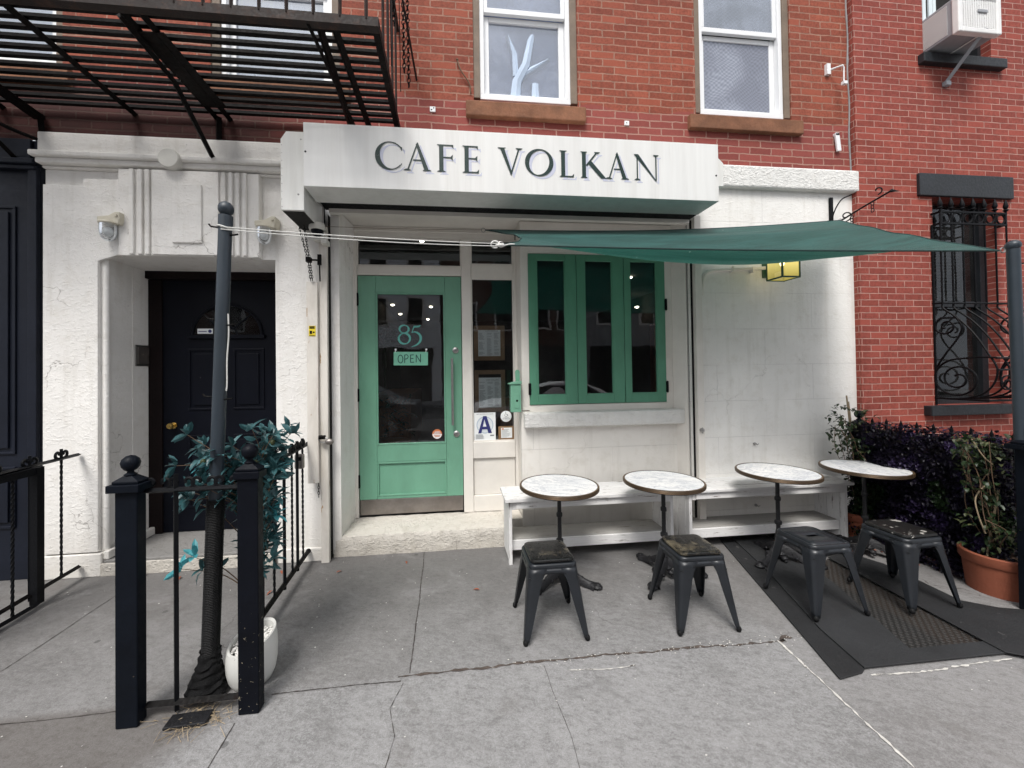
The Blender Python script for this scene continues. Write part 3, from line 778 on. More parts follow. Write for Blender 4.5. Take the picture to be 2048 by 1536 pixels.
for a in (.25, .5, .75): fr.tube([(cx_ + .08 * cos(pi * a), dy - .012, cz_ + .08 * sin(pi * a)), (cx_ + .31 * cos(pi * a), dy - .012, cz_ + .29 * sin(pi * a))], .008, 6)
fr.tube([(cx_ + .09 * cos(a), dy - .012, cz_ + .09 * sin(a)) for a in [pi * i / 12 for i in range(13)]], .008, 6)
fr.build('fanlight_bars', 'door_black', ent)
kn = B(); kn.lathe([(.030, 0), (.030, -.008), (.012, -.012), (.011, -.03), (.022, -.038), (.030, -.052), (.026, -.066), (0, -.070)], (-2.66, dy, 1.16), 16, 'y')
kn.build('door_knob', 'brass', ent)
sb = B(); sb.box(-2.44, -2.30, dy - .013, dy - .010, 2.045, 2.095)
dsk = sb.build('alarm_sticker', 'paper', ent)
s2 = B(); s2.lathe([(.016, -.0015), (0, -.0016)], (-2.325, dy - .0135, 2.07), 16, 'y'); s2.box(-2.43, -2.355, dy - .0145, dy - .0135, 2.065, 2.072)
s2.build('sticker_print', 'navy', ent)
ic = B(); ic.box(-2.876, -2.862, 3.87, 4.03, 1.735, 1.93); inter = ic.build('intercom_plate', 'steel', bld, bevel=.003)
ic = B(); ic.box(-2.861, -2.857, 3.89, 4.01, 1.755, 1.91); ic.lathe([(.009, 0), (.009, .008), (0, .009)], (-2.857, 3.95, 1.84), 12, 'x'); ic.build('intercom_face', 'kick', inter)
nt_ = B(); nt_.box(-1.535, -1.515, 3.93, 3.99, 1.62, 2.14); nt_.build('notice_sheet', 'paper', bld)

# right hand lintel
li = B()
n_ = 60
for i in range(n_):
    pass
li.box(2.40, 4.205, YF - .055, YF + .05, 3.432, 3.652)
li.build('stone_lintel', 'stucco_rough', bld, bevel=.02, seg=3)
# upper windows --------------------------------------------------------------
def sash_window(x0, x1, z0, trim, inner, glassm, label, back, wfr=.06, meet=5.045, ztop=6.1):
    f = B()
    if trim:
        f.box(x0, x0 + trim, YF + .012, YF + .12, z0, ztop); f.box(x1 - trim, x1, YF + .012, YF + .12, z0, ztop)
        f.box(x0 + trim, x1 - trim, YF + .012, YF + .12, ztop - trim, ztop)
    fo = f.build('window_frame', 'brown_trim', bld, bevel=.004) if trim else None
    if fo: fo['label'] = label
    a, c = x0 + trim, x1 - trim
    s_ = B()
    s_.box(a, a + .042, YF + .03, YF + .13, z0 + .055, ztop - trim); s_.box(c - .042, c, YF + .03, YF + .13, z0 + .055, ztop - trim); s_.box(a, c, YF + .028, YF + .13, z0, z0 + .055)
    # upper sash (outer) and lower sash (inner)
    s_.box(a + .043, c - .043, YF + .045, YF + .08, meet, meet + .05); s_.box(a + .043, a + .08, YF + .046, YF + .075, meet + .05, ztop - .1); s_.box(c - .08, c - .043, YF + .046, YF + .075, meet + .05, ztop - .1)
    s_.box(a + .043, a + .095, YF + .085, YF + .125, z0 + .056, meet - .001); s_.box(c - .095, c - .043, YF + .085, YF + .125, z0 + .056, meet - .001)
    s_.box(a + .096, c - .096, YF + .085, YF + .125, z0 + .056, z0 + .10); s_.box(a + .096, c - .096, YF + .085, YF + .125, meet - .05, meet - .001)
    so = s_.build('window_sash', 'wood_white2', fo or bld, bevel=.004)
    p = B(); p.quad((a + .09, YF + .105, z0 + .09), (c - .09, YF + .105, z0 + .09), (c - .09, YF + .105, meet - .04), (a + .09, YF + .105, meet - .04))
    p.quad((a + .07, YF + .06, meet + .05), (c - .07, YF + .06, meet + .05), (c - .07, YF + .06, ztop - .1), (a + .07, YF + .06, ztop - .1))
    p.build('window_pane', glassm, so)
    bk = B(); bk.quad((a, YF + (.130 if back == 'bright_blind' else .158), z0), (c, YF + (.130 if back == 'bright_blind' else .158), z0), (c, YF + (.130 if back == 'bright_blind' else .158), ztop), (a, YF + (.130 if back == 'bright_blind' else .158), ztop))
    bo = bk.build('window_blind', back, fo or bld)
    return fo
w1 = sash_window(.25, 1.25, 4.20, .062, 0, 'glass_up', 'brown trimmed window with white sash and pale plant inside', 'curtain')
kc = B()
kc.tube([(.66, YF + .13, 4.28), (.68, YF + .13, 4.45), (.77, YF + .13, 4.62), (.82, YF + .13, 4.86), (.84, YF + .13, 4.92)], [.06, .055, .05, .04, .03], 8)
kc.tube([(.70, YF + .13, 4.50), (.85, YF + .13, 4.60), (1.0, YF + .13, 4.70)], [.035, .033, .025], 8)
kc.tube([(.67, YF + .13, 4.50), (.66, YF + .13, 4.72), (.60, YF + .13, 4.9)], [.04, .035, .025], 8)
kc.tube([(.86, YF + .13, 4.28), (.86, YF + .13, 4.44)], [.05, .04], 8)
tag(kc.build('cactus', 'cactus', org=(.7, YF + .13, 4.28)), 'pale branching cactus behind the glass of the upstairs window over the sign', 'plant')
w2 = sash_window(2.455, 3.50, 4.19, .062, 0, 'glass_up', 'brown trimmed window with grey insect screen', 'void')
sc_ = B(); sc_.quad((2.57, YF + .04, 4.25), (3.39, YF + .04, 4.25), (3.39, YF + .04, 5.04), (2.57, YF + .04, 5.04))
sc_.quad((2.57, YF + .042, 5.10), (3.39, YF + .042, 5.10), (3.39, YF + .042, 6.0), (2.57, YF + .042, 6.0))
sc_.xform(Matrix.Translation((0, .055, 0))); sc_.build('insect_screen', 'screen', w2)
w3 = sash_window(-2.03, -.95, 4.21, .07, 0, 'glass_up', 'white sash window behind the fire escape', 'bright_blind', meet=5.1)
w4 = sash_window(-4.3, -3.18, 4.24, .06, 0, 'glass_up', 'white sash window behind the left end of the fire escape', 'bright_blind', meet=5.1)
sl = B(); sl.box(.175, 1.315, YF - .05, YF + .11, 3.992, 4.137); sl.build('window_sill', 'brownstone', bld, bevel=.014, seg=3)
sl = B(); sl.box(2.366, 3.59, YF - .05, YF + .11, 4.0, 4.137); sl.build('window_sill', 'brownstone', bld, bevel=.008)
for a, c in ((-2.12, -.86), (-4.4, -3.1)):
    sl = B(); sl.box(a, c, YF - .05, YF + .11, 4.05, 4.20); sl.build('window_sill', 'brownstone', bld, bevel=.01)
w_ = B()
for h in (ups[0], ups[1]): w_.box(h[0], h[1], YF + .012, YF + .1, 4.1372, h[2] + .0605 if h is ups[0] else 4.19)
# small bits on the brick
bp = B(); bp.box(-.155, -.105, YF - .012, YF, 4.03, 4.075); bp.build('bracket_plate', 'wood_white2', bld)
bp = B(); bp.box(1.71, 1.755, YF - .012, YF, 4.01, 4.05); bp.build('bracket_plate', 'wood_white2', bld)
for (x, z) in ((-.140, 4.045), (-.12, 4.062), (1.73, 4.03)):
    bp = B(); bp.lathe([(.006, -.013), (0, -.016)], (x, YF, z), 8, 'y'); bp.build('plate_hole', 'black_iron', bld)
bp = B(); bp.tube(bez([(.10, YF - .02, 4.52), (.13, YF - .03, 4.42), (.21, YF - .02, 4.30), (.22, YF - .01, 4.22)]), .006, 6); bp.ball((.10, YF - .02, 4.52), .012, 8)
bp.build('loose_wire', 'twig', bld)
bp = B(); bp.box(3.89, 3.93, YF - .03, YF, 4.65, 4.76); bp.tube([(3.93, YF - .02, 4.70), (3.99, YF - .10, 4.69), (4.0, YF - .10, 4.66)], .008, 6)
bp.tube([(4.0, YF - .10, 4.66), (3.995, YF - .10, 4.52)], .006, 6); bp.box(3.975, 4.015, YF - .12, YF - .09, 4.49, 4.52)
bp.build('shutter_dog', 'wood_white2', bld)
bp = B(); bp.box(3.975, 4.02, YF - .03, YF - .015, 3.86, 4.04, Matrix.Rotation(-.12, 3, 'Y')); bp.box(3.97, 4.01, YF - .03, YF, 4.02, 4.045); bp.build('bracket_strap', 'wood_white2', bld)
cr = B(); zs_ = [3.66 + .035 * i for i in range(150)]
cr.tube([(4.158 + .006 * sin(z * 9), YF - .002, z) for z in zs_], [.008 + .008 * max(0, noise.noise(Vector((z * 9, 3, 1)))) for z in zs_], 6)
cr.build('mortar_seam', 'kerb', bld)

# ================================================================== SHOPFRONT (part of the building)
sf = B()
# left jamb, splay, head
sf.box(-1.058, -.985, 3.60, 3.66, 0.03, 3.125)
sf.quad((-.985, 3.60, .18), (-.945, 4.0, .18), (-.945, 4.0, 3.12), (-.985, 3.60, 3.12))
sf.build('shopfront_jamb', 'stucco', bld)
sf = B()
sf.quad((-1.06, 3.56, 3.128), (2.36, 3.56, 3.128), (2.36, 4.02, 3.128), (-1.06, 4.02, 3.128))
sf.box(-.95, .69, 3.985, 4.05, 3.01, 3.127)
sf.box(-.95, .69, 3.975, 4.04, 3.075, 3.09)
# door frame posts and transom bar
sf.box(-.955, -.918, 3.965, 4.05, .2, 3.01); sf.box(.126, .226, 3.965, 4.05, .2, 3.01); sf.box(.668, .70, 3.965, 4.05, .2, 3.01)
sf.box(-.917, .125, 3.972, 4.05, 2.628, 2.722); sf.box(.227, .667, 3.972, 4.05, 2.61, 2.75)
sf.box(.227, .667, 3.97, 4.05, .745, .915); sf.box(.227, .667, 3.97, 4.05, .2, .365)
sf.box(.23, .665, 3.995, 4.04, .366, .744)
sf.build('shopfront_frame', 'wood_white', bld, bevel=.006)
sf = B()
sf.box(.702, .775, 3.735, 3.80, 1.252, 3.12); sf.box(.7755, 2.30, 3.735, 3.80, 2.802, 3.12)
sf.box(2.20, 2.275, 3.735, 3.80, 1.30, 2.80); sf.box(.775, 2.275, 3.738, 3.80, 1.242, 1.30)
sf.box(.699, .7015, 3.739, 3.984, .0, 3.125)
sf.quad((2.275, 3.74, .0), (2.35, 3.60, .0), (2.35, 3.60, 3.12), (2.275, 3.74, 3.12))
sf.build('window_surround', 'wood_white', bld, bevel=.006)
sf = B(); sf.box(.685, 2.33, 3.71, 3.78, 0, 1.242); sf.quad((2.33, 3.715, 0), (2.352, 3.60, 0), (2.352, 3.60, 1.25), (2.33, 3.715, 1.25))
sf.build('stall_riser', 'panel_stucco', bld)
sf = B(); sf.box(.706, 2.335, 3.628, 3.745, 1.092, 1.235); sf.build('window_ledge', 'stucco_rough', bld, bevel=.016, seg=3)
# worn step
stp = B(); nx, ny = 60, 12; vs = []; fs = []
for j in range(ny + 1):
    for i in range(nx + 1):
        x = -1.052 + 1.56 * i / nx
        if j < 6: y = 3.596; z = .175 * j / 5
        else: y = 3.596 + (j - 5) / 7 * .40; z = .178 + .02 * (j - 5) / 7
        q = Vector((x * 7, y * 9, z * 9)); k = noise.noise(q)
        y += k * .012 * (1 if j < 8 else .2) + (.012 if j == 5 else 0); z += noise.noise(q * 1.7) * .008 * (j > 3)
        if j == 0: z = -.01
        vs.append((x, y, z))
for j in range(ny):
    for i in range(nx): a = j * (nx + 1) + i; fs.append((a, a + 1, a + nx + 2, a + nx + 1))
stp.add(vs, fs, True); stp.box(.50, .69, 3.735, 4.0, 0, .2); stp.box(-1.05, .50, 3.64, 3.99, .0, .14)
stp.build('door_step', 'step_stone', bld)

# cafe door
D = B(); y0, y1 = 3.985, 4.03
D.box(-.912, -.739, y0, y1, .372, 2.622); D.box(-.046, .121, y0, y1, .372, 2.622)
D.box(-.738, -.047, y0, y1, 2.452, 2.622); D.box(-.738, -.047, y0, y1, .742, .912); D.box(-.738, -.047, y0, y1, .372, .40)
door = D.build('shop_door', 'mint', bld, bevel=.004); door['label'] = 'mint green glazed cafe door'
q = B(); q.box(-.738, -.047, y0 + .014, y1 - .004, .401, .741); q.build('lower_panel', 'mint', door, bevel=.003)
q = B()
for (a, c, e, f_) in ((-.738, -.722, .401, .741), (-.063, -.047, .401, .741), (-.738, -.722, .913, 2.451), (-.063, -.047, .913, 2.451)): q.box(a, c, y0 - .004, y0 + .016, e, f_)
for (a, c, e, f_) in ((-.721, -.064, .401, .417), (-.721, -.064, .725, .741), (-.721, -.064, .913, .929), (-.721, -.064, 2.435, 2.451)): q.box(a, c, y0 - .004, y0 + .016, e, f_)
q.build('glazing_bead', 'mint', door, bevel=.003)
q = B(); q.quad((-.722, y0 + .02, .929), (-.063, y0 + .02, .929), (-.063, y0 + .02, 2.435), (-.722, y0 + .02, 2.435)); q.build('door_pane', 'glass', door)
q = B(); q.box(-.905, .116, y0 - .003, y1, .222, .371); q.build('kick_plate', 'kick', door, bevel=.002)
q = B(); q.tube([(.020, 3.935, 1.10), (.020, 3.935, 1.78)], .0125, 10)
for z in (1.17, 1.71): q.tube([(.020, 3.935, z), (.020, 3.985, z)], .009, 8)
q.build('pull_handle', 'steel', door)
for z in (1.862, 1.004):
    q = B(); q.lathe([(.032, 0), (.032, -.008), (.024, -.014), (.010, -.016), (.010, -.010), (0, -.010)], (.058, y0, z), 20, 'y'); q.build('door_lock', 'steel', door)
for z in (2.38, 1.42, .56):
    q = B(); q.box(-.930, -.905, y0 - .012, y0 + .01, z - .06, z + .06); q.tube([(-.916, y0 - .012, z - .065), (-.916, y0 - .012, z + .065)], .008, 8); q.build('hinge', 'black_iron', door)
# the number 85 on the glass
q = B(); ny_ = y0 + .018
def ring8(cx, cz, rx, rz, wt, wn, a0=0, a1=2 * pi, n=30, rot=.35):
    P, W = [], []
    for i in range(n + 1):
        a = a0 + (a1 - a0) * i / n; P.append((cx + rx * cos(a), cz + rz * sin(a))); W.append(wn + (wt - wn) * abs(cos(a + rot)))
    return P, W
X8 = -.517; s8 = .245
P, W = [], []
for i in range(61):
    t = 2 * pi * i / 60
    rr = 1.0 if cos(t) < 0 else .82
    P.append((X8 + .062 + .060 * rr * sin(2 * t) * (1.0), 2.028 - .093 * cos(t) * (1.0))); W.append(.012 + .012 * abs(sin(t + .5)))
P = []; W = []
for i in range(49):
    a = -pi / 2 + 2 * pi * i / 48; P.append((X8 + .055 + .046 * cos(a), 2.083 + .040 * sin(a))); W.append(.008 + .012 * abs(cos(a + .4)))
stroke(q, P, W, ny_)
P = []; W = []
for i in range(49):
    a = -pi / 2 + 2 * pi * i / 48; P.append((X8 + .057 + .056 * cos(a), 1.987 + .054 * sin(a))); W.append(.009 + .014 * abs(cos(a - .4)))
stroke(q, P, W, ny_ - .0004)
X5 = X8 + .128
stroke(q, [(X5 + .004, 2.048), (X5 + .028, 2.112)], [.008, .010], ny_)
stroke(q, [(X5 + .024, 2.108), (X5 + .075, 2.110), (X5 + .094, 2.124)], [.020, .018, .005], ny_ - .0003)
P = [(X5 + .004, 2.048), (X5 + .03, 2.054), (X5 + .06, 2.046), (X5 + .085, 2.022), (X5 + .094, 1.99), (X5 + .085, 1.955), (X5 + .06, 1.928), (X5 + .03, 1.912), (X5 + .0, 1.902)]
P = [(p.x, p.z) for p in bez([(a, 0, c) for a, c in P], 5)]
stroke(q, P, [.007 + .017 * sin(pi * min(1, i / (len(P) - 1) * 1.05)) ** 1.2 for i in range(len(P))], ny_ - .0006)
q.build('house_number', 'number', door)
q = B(); q.lathe([(.050, -.002), (0, -.0025)], (-.140, y0 + .019, 1.005), 28, 'y'); os_ = q.build('orange_sticker', 'orange', door)
q = B(); q.poly_xz([(-.14 + .047 * cos(a), 1.005 + .047 * sin(a)) for a in [pi + pi * i / 16 for i in range(17)]], y0 + .0155, y0 + .016)
q.build('sticker_lower_half', 'paper', os_)
for k, (dz, ww) in enumerate(((.022, .05), (.010, .07), (-.012, .065), (-.024, .05))):
    q = B(); q.box(-.14 - ww / 2, -.14 + ww / 2, y0 + .0135, y0 + .0145, 1.005 + dz - .003, 1.005 + dz + .003); q.build('sticker_print', 'paper' if dz > 0 else 'orange', os_)
# OPEN sign hanging inside the glass
op = thing('open_sign', 'small mint green OPEN sign hanging in the cafe door glass', 'sign', (-.395, y0 + .012, 1.71))
q = B(); q.box(-.568, -.224, y0 + .008, y0 + .015, 1.712, 1.850, Matrix.Rotation(.012, 3, 'Y')); q.build('sign_board', 'open_sign', op, bevel=.002)
q = B(); yy = y0 + .0068
def O_(cx, cz, rx, rz): stroke(q, [(cx + rx * cos(2 * pi * i / 24 + .2), cz + rz * sin(2 * pi * i / 24 + .2)) for i in range(26)], .0085, yy)
O_(-.500, 1.778, .024, .040)
stroke(q, [(-.458, 1.738), (-.457, 1.822)], .0085, yy); stroke(q, [(-.460, 1.818), (-.435, 1.822), (-.421, 1.803), (-.432, 1.782), (-.456, 1.776)], .0085, yy - .0003)
stroke(q, [(-.400, 1.741), (-.399, 1.822)], .0085, yy); stroke(q, [(-.399, 1.818), (-.366, 1.820)], .0085, yy - .0003); stroke(q, [(-.399, 1.782), (-.370, 1.783)], .0085, yy - .0003); stroke(q, [(-.400, 1.743), (-.364, 1.745)], .0085, yy - .0003)
stroke(q, [(-.343, 1.742), (-.342, 1.822)], .0085, yy); stroke(q, [(-.342, 1.820), (-.299, 1.744)], .0085, yy - .0003); stroke(q, [(-.300, 1.742), (-.298, 1.826)], .0085, yy - .0005)
q.build('sign_lettering', 'open_ink', op)
for x in (-.553, -.245):
    q = B(); q.tube([(x, y0 + .010, 1.845), (x + .005, y0 + .012, 1.873)], .003, 6); q.lathe([(.011, 0), (.008, -.004), (0, -.005)], (x + .005, y0 + .016, 1.874), 12, 'y'); q.build('suction_hook', 'paper', op)

# fixed lights
def pane(x0, x1, y, z0, z1, par, name='shop_pane', m='glass'):
    b = B(); b.quad((x0, y, z0), (x1, y, z0), (x1, y, z1), (x0, y, z1)); return b.build(name, m, par)
pane(-.917, .125, 4.01, 2.723, 3.009, bld, 'transom_pane'); pane(.227, .667, 4.01, 2.751, 3.009, bld, 'transom_pane'); pane(.227, .667, 4.01, .916, 2.609, bld, 'sidelight_pane')
q = B()
for (x0, x1, z0, z1) in ((-.917, .125, 2.723, 3.009), (.227, .667, 2.751, 3.009), (.227, .667, .916, 2.609)):
    q.box(x0, x1, 3.985, 4.005, z0, z0 + .012); q.box(x0, x1, 3.985, 4.005, z1 - .012, z1); q.box(x0, x0 + .010, 3.985, 4.005, z0 + .012, z1 - .012); q.box(x1 - .010, x1, 3.985, 4.005, z0 + .012, z1 - .012)
q.build('glazing_bead', 'wood_white', bld)
# folding green window of three leaves
leaves = [(.777, 1.262), (1.267, 1.757), (1.762, 2.20)]
openings = [(.860, 1.150), (1.352, 1.640), (1.825, 2.112)]
for k, ((a, c), (e, f_)) in enumerate(zip(leaves, openings)):
    q = B(); yy0, yy1 = 3.728 + .002 * (k == 1), 3.765
    q.box(a, e, yy0, yy1, 1.305, 2.80); q.box(f_, c, yy0, yy1, 1.305, 2.80); q.box(e, f_, yy0, yy1, 1.305, 1.396); q.box(e, f_, yy0, yy1, 2.735, 2.80)
    o = q.build('window_leaf', 'mint_shaded', bld, bevel=.004)
    pane(e, f_, 3.75, 1.396, 2.735, o, 'leaf_pane')
    q = B(); q.box(e, e + .010, yy0 + .006, 3.749, 1.396, 2.735); q.box(f_ - .010, f_, yy0 + .006, 3.749, 1.396, 2.735); q.box(e + .01, f_ - .01, yy0 + .006, 3.749, 1.396, 1.406); q.build('glazing_bead', 'mint_shaded', o)
for x, z in ((.776, 1.46), (2.205, 2.30), (2.205, 1.46)):
    q = B(); q.box(x - .012, x + .014, 3.722, 3.735, z - .055, z + .055); q.tube([(x, 3.720, z - .06), (x, 3.720, z + .06)], .007, 8); q.build('hinge', 'black_iron', bld)
# roller shutter rails either side
q = B(); q.box(-1.128, -1.062, 3.50, 3.56, 0.0, 2.93); q.build('shutter_rail', 'board_rust', bld, bevel=.003)
q = B(); q.box(-1.0615, -1.0585, 3.54, 3.60, .01, 3.05); q.build('shutter_slot', 'rust_iron', bld)
q = B(); q.box(2.378, 2.445, 3.495, 3.56, .0, 3.13); q.build('shutter_rail', 'wood_white', bld, bevel=.003)
q = B(); q.box(2.362, 2.377, 3.54, 3.60, .01, 3.10); q.build('shutter_slot', 'black_iron', bld)
q = B(); q.lathe([(.020, 0), (.020, -.02), (.008, -.03), (0, -.03)], (2.41, 3.495, 1.045), 12, 'y'); q.tube([(2.405, 3.47, 1.07), (2.39, 3.46, 1.045), (2.405, 3.47, 1.02)], .006, 6); q.build('rail_latch', 'steel', bld)
# interior behind the glass
q = B()
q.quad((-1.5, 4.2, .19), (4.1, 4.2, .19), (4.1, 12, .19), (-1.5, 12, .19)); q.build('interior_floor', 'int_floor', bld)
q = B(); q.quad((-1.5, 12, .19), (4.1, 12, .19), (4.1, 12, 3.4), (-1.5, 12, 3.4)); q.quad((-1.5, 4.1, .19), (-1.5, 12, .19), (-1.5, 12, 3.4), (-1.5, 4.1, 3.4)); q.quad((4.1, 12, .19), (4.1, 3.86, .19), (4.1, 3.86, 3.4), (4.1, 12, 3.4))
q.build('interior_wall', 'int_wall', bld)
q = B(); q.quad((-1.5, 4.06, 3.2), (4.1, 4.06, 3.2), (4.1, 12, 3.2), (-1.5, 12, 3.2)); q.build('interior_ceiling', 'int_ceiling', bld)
q = B(); q.box(.9, 3.6, 7.0, 7.5, .19, 1.15); q.box(-1.4, -.7, 7.0, 9.5, .19, 1.25); q.build('interior_counter', 'int_wood', bld)
q = B(); q.box(2.72, 2.88, 4.9, 5.0, .19, 2.25); q.build('interior_post', 'int_wood', bld)
q = B()
for (x, y, z) in ((-1.285, 8.97, 3.19), (-1.286, 10.37, 3.19), (-.431, 9.2, 3.19), (-.63, 11.4, 3.19), (-.31, 4.56, 3.19), (3.02, 6.17, 3.19), (3.9, 7.67, 2.95)):
    r = .040 if y > 6 else .03
    q.lathe([(r, 0), (r * .8, -.02), (0, -.03)], (x, y, z), 14)
q.build('ceiling_downlight', 'down', bld)

ri = random.Random(8); ip = thing('indoor_plant', 'dim leafy plant just inside the cafe door glass', 'plant', (-.70, 4.7, .2))
q = B()
for i in range(14):
    a = ri.uniform(0, 6.28); c = Vector((-.78, 4.75, 1.95)); t_ = c + Vector((.3 * cos(a), .25 * sin(a), ri.uniform(-.25, .3))); run = bez([c + Vector((0, 0, -.5)), c, t_], 5); q.tube(run, .005, 4)
    for f in range(5, 11):
        for s_ in (-1, 1): leaf(q, run[min(f, len(run) - 1)], (cos(a) * .4 + s_ * sin(a), sin(a), .2), .14, .03)
for i in range(90): leaf(q, (ri.gauss(-.62, .10), ri.gauss(4.5, .06), ri.uniform(.9, 1.35)), (ri.uniform(-1, 1), ri.uniform(-1, .3), ri.uniform(-.2, 1)), .09, .03)
q.build('foliage', 'leaf_green', ip)
q = B(); q.lathe([(.16, .2), (.20, .85), (.18, .86), (.0, .86)], (-.66, 4.6, 0), 20); q.build('planter', 'int_wood', ip)
# ================================================================== THINGS ON THE CAFE FRONT
sg = thing('shop_sign', 'long white box sign reading CAFE VOLKAN above the shopfront', 'sign', (.6, 3.3, 3.07))
q = B(); q.box(-1.090, 2.308, 3.05, 3.34, 3.070, 3.560); q.build('sign_box', 'sign_white', sg, bevel=.003)
q = B(); q.box(-1.06, 2.36, 3.345, 3.545, 3.13, 3.50); q.build('shutter_housing', 'white_metal', sg)
q = B(); q.box(-1.08, 2.34, 3.342, 3.548, 3.095, 3.128); q.build('shutter_mouth', 'black_iron', sg)
q = B(); q.box(-1.04, 2.33, 3.50, 3.553, 3.055, 3.092); q.build('guide_bar', 'wood_white', sg)
GL = {}
def serif(x, z, w=.05, h=.008): return [(x - w / 2, z), (x + w / 2, z), (x + w / 2 - .008, z + h), (x + .012, z + h + .006), (x - .012, z + h + .006), (x - w / 2 + .008, z + h)]
def glyph(ch, x0, x1, z0=3.222, H=.217):
    """list of polygons in x,z for a roman capital between x0 and x1"""
    P = []; W = x1 - x0; t = .033; n = .010; z1 = z0 + H
    def ser_b(x, w): P.append([(x - w / 2, z0), (x + w / 2, z0), (x + w / 2 - .006, z0 + .006), (x + .01, z0 + .013), (x - .01, z0 + .013), (x - w / 2 + .006, z0 + .006)])
    def ser_t(x, w): P.append([(x - w / 2, z1), (x + w / 2, z1), (x + w / 2 - .006, z1 - .006), (x + .01, z1 - .013), (x - .01, z1 - .013), (x - w / 2 + .006, z1 - .006)])
    def bar(a, c, w): P.append([(a[0] - w / 2, a[1]), (a[0] + w / 2, a[1]), (c[0] + w / 2, c[1]), (c[0] - w / 2, c[1])])
    def arm(xa, xb, z, h=.010, tip=.020, up=True, dn=True):
        P.append([(xa, z - h / 2), (xb, z - h / 2), (xb, z + h / 2), (xa, z + h / 2)])
        if up: P.append([(xb - .016, z + h / 2), (xb, z + h / 2), (xb + .003, z + h / 2 + tip)])
        if dn: P.append([(xb - .016, z - h / 2), (xb, z - h / 2), (xb + .003, z - h / 2 - tip)])
    if ch in 'CO':
        a0, a1 = (.70, 2 * pi - .70) if ch == 'C' else (0, 2 * pi)
        cx, cz = (x0 + W / 2, z0 + H / 2); rx = W / 2 if ch == 'O' else W * .60; rz = H / 2 + .003
        if ch == 'C': cx = x0 + rx
        N = 40; tilt = -.25
        for i in range(N):
            qd = []
            for k, inn in ((i, 0), (i + 1, 0), (i + 1, 1), (i, 1)):
                a = a0 + (a1 - a0) * k / N; th = .010 + .026 * abs(cos(a - tilt)) ** 1.3
                if ch == 'C': th = .009 + .030 * max(0, -cos(a - .2)) ** 1.1
                ro, rr = rx - th * inn, rz - th * .85 * inn
                qd.append((cx + ro * cos(a), cz + rr * sin(a)))
            P.append(qd)
        if ch == 'C':
            e = (cx + rx * cos(a0), cz + rz * sin(a0)); P.append([(e[0] - .010, e[1] + .004), (e[0] + .010, e[1] - .002), (e[0] + .006, e[1] - .034)])
            e = (cx + rx * cos(a1), cz + rz * sin(a1)); P.append([(e[0] - .008, e[1] - .004), (e[0] + .008, e[1] + .008), (e[0] + .004, e[1] + .016)])
    elif ch == 'A':
        ap = x0 + W * .50; z1b = z1 + .006
        P.append([(x0 + .028, z0), (x0 + .040, z0), (ap + .004, z1b - .012), (ap - .002, z1b)])
        P.append([(x1 - .055, z0), (x1 - .020, z0), (ap + .004, z1b + .002), (ap - .012, z1b - .016)])
        P.append([(x0 + .075, z0 + .078), (x1 - .07, z0 + .078), (x1 - .072, z0 + .088), (x0 + .078, z0 + .088)])
        ser_b(x0 + .032, .062); ser_b(x1 - .036, .072)
    elif ch in 'FE':
        bar((x0 + .036, z0), (x0 + .036, z1), t); ser_b(x0 + .036, .07); ser_t(x0 + .036, .07)
        arm(x0 + .04, x1 - .006, z1 - .005, up=False); arm(x0 + .04, x1 - .012, z0 + H * .53)
        if ch == 'E': arm(x0 + .04, x1, z0 + .005, dn=False)
    elif ch == 'V':
        ap = x0 + W * .53
        P.append([(x0 + .02, z1), (x0 + .054, z1), (ap + .010, z0 + .012), (ap, z0 - .008)])
        P.append([(x1 - .036, z1), (x1 - .024, z1), (ap + .002, z0 - .008), (ap - .004, z0 + .012)])
        ser_t(x0 + .036, .07); ser_t(x1 - .03, .06)
    elif ch == 'L':
        bar((x0 + .034, z0), (x0 + .034, z1), t); ser_b(x0 + .034, .066); ser_t(x0 + .034, .066); arm(x0 + .04, x1, z0 + .005, dn=False)
    elif ch == 'K':
        bar((x0 + .030, z0), (x0 + .030, z1), t); ser_b(x0 + .030, .06); ser_t(x0 + .030, .06)
        P.append([(x0 + .045, z0 + .105), (x0 + .058, z0 + .098), (x0 + .150, z1), (x0 + .136, z1)])
        P.append([(x0 + .060, z0 + .125), (x0 + .085, z0 + .150), (x1 + .004, z0), (x1 - .040, z0)])
        ser_t(x0 + .142, .055)
    elif ch == 'N':
        bar((x0 + .030, z0), (x0 + .030, z1), .011); bar((x1 - .022, z0), (x1 - .022, z1), .011); ser_b(x0 + .030, .055); ser_t(x1 - .022, .055)
        P.append([(x0 + .0, z1), (x0 + .040, z1), (x1 - .017, z0 - .006), (x1 - .024, z0 - .006)])
    return P
for ch, a, c in (('C', -.559, -.372), ('A', -.345, -.125), ('F', -.085, .052), ('E', .115, .247), ('V', .398, .605), ('O', .622, .858), ('L', .905, 1.028), ('K', 1.085, 1.300), ('A', 1.295, 1.503), ('N', 1.545, 1.762)):
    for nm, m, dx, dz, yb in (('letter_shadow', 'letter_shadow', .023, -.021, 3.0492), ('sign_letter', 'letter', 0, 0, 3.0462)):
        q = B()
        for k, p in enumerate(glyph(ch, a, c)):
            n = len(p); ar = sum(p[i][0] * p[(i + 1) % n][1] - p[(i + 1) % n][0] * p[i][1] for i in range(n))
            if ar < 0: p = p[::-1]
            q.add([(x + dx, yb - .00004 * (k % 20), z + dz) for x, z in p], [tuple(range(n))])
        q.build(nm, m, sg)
for (x, z) in ((-1.075, 3.335), (2.285, 3.29)):
    q = B(); q.lathe([(.008, 0), (.006, -.004), (0, -.005)], (x, 3.05, z), 10, 'y'); q.build('screw', 'black_iron', sg)
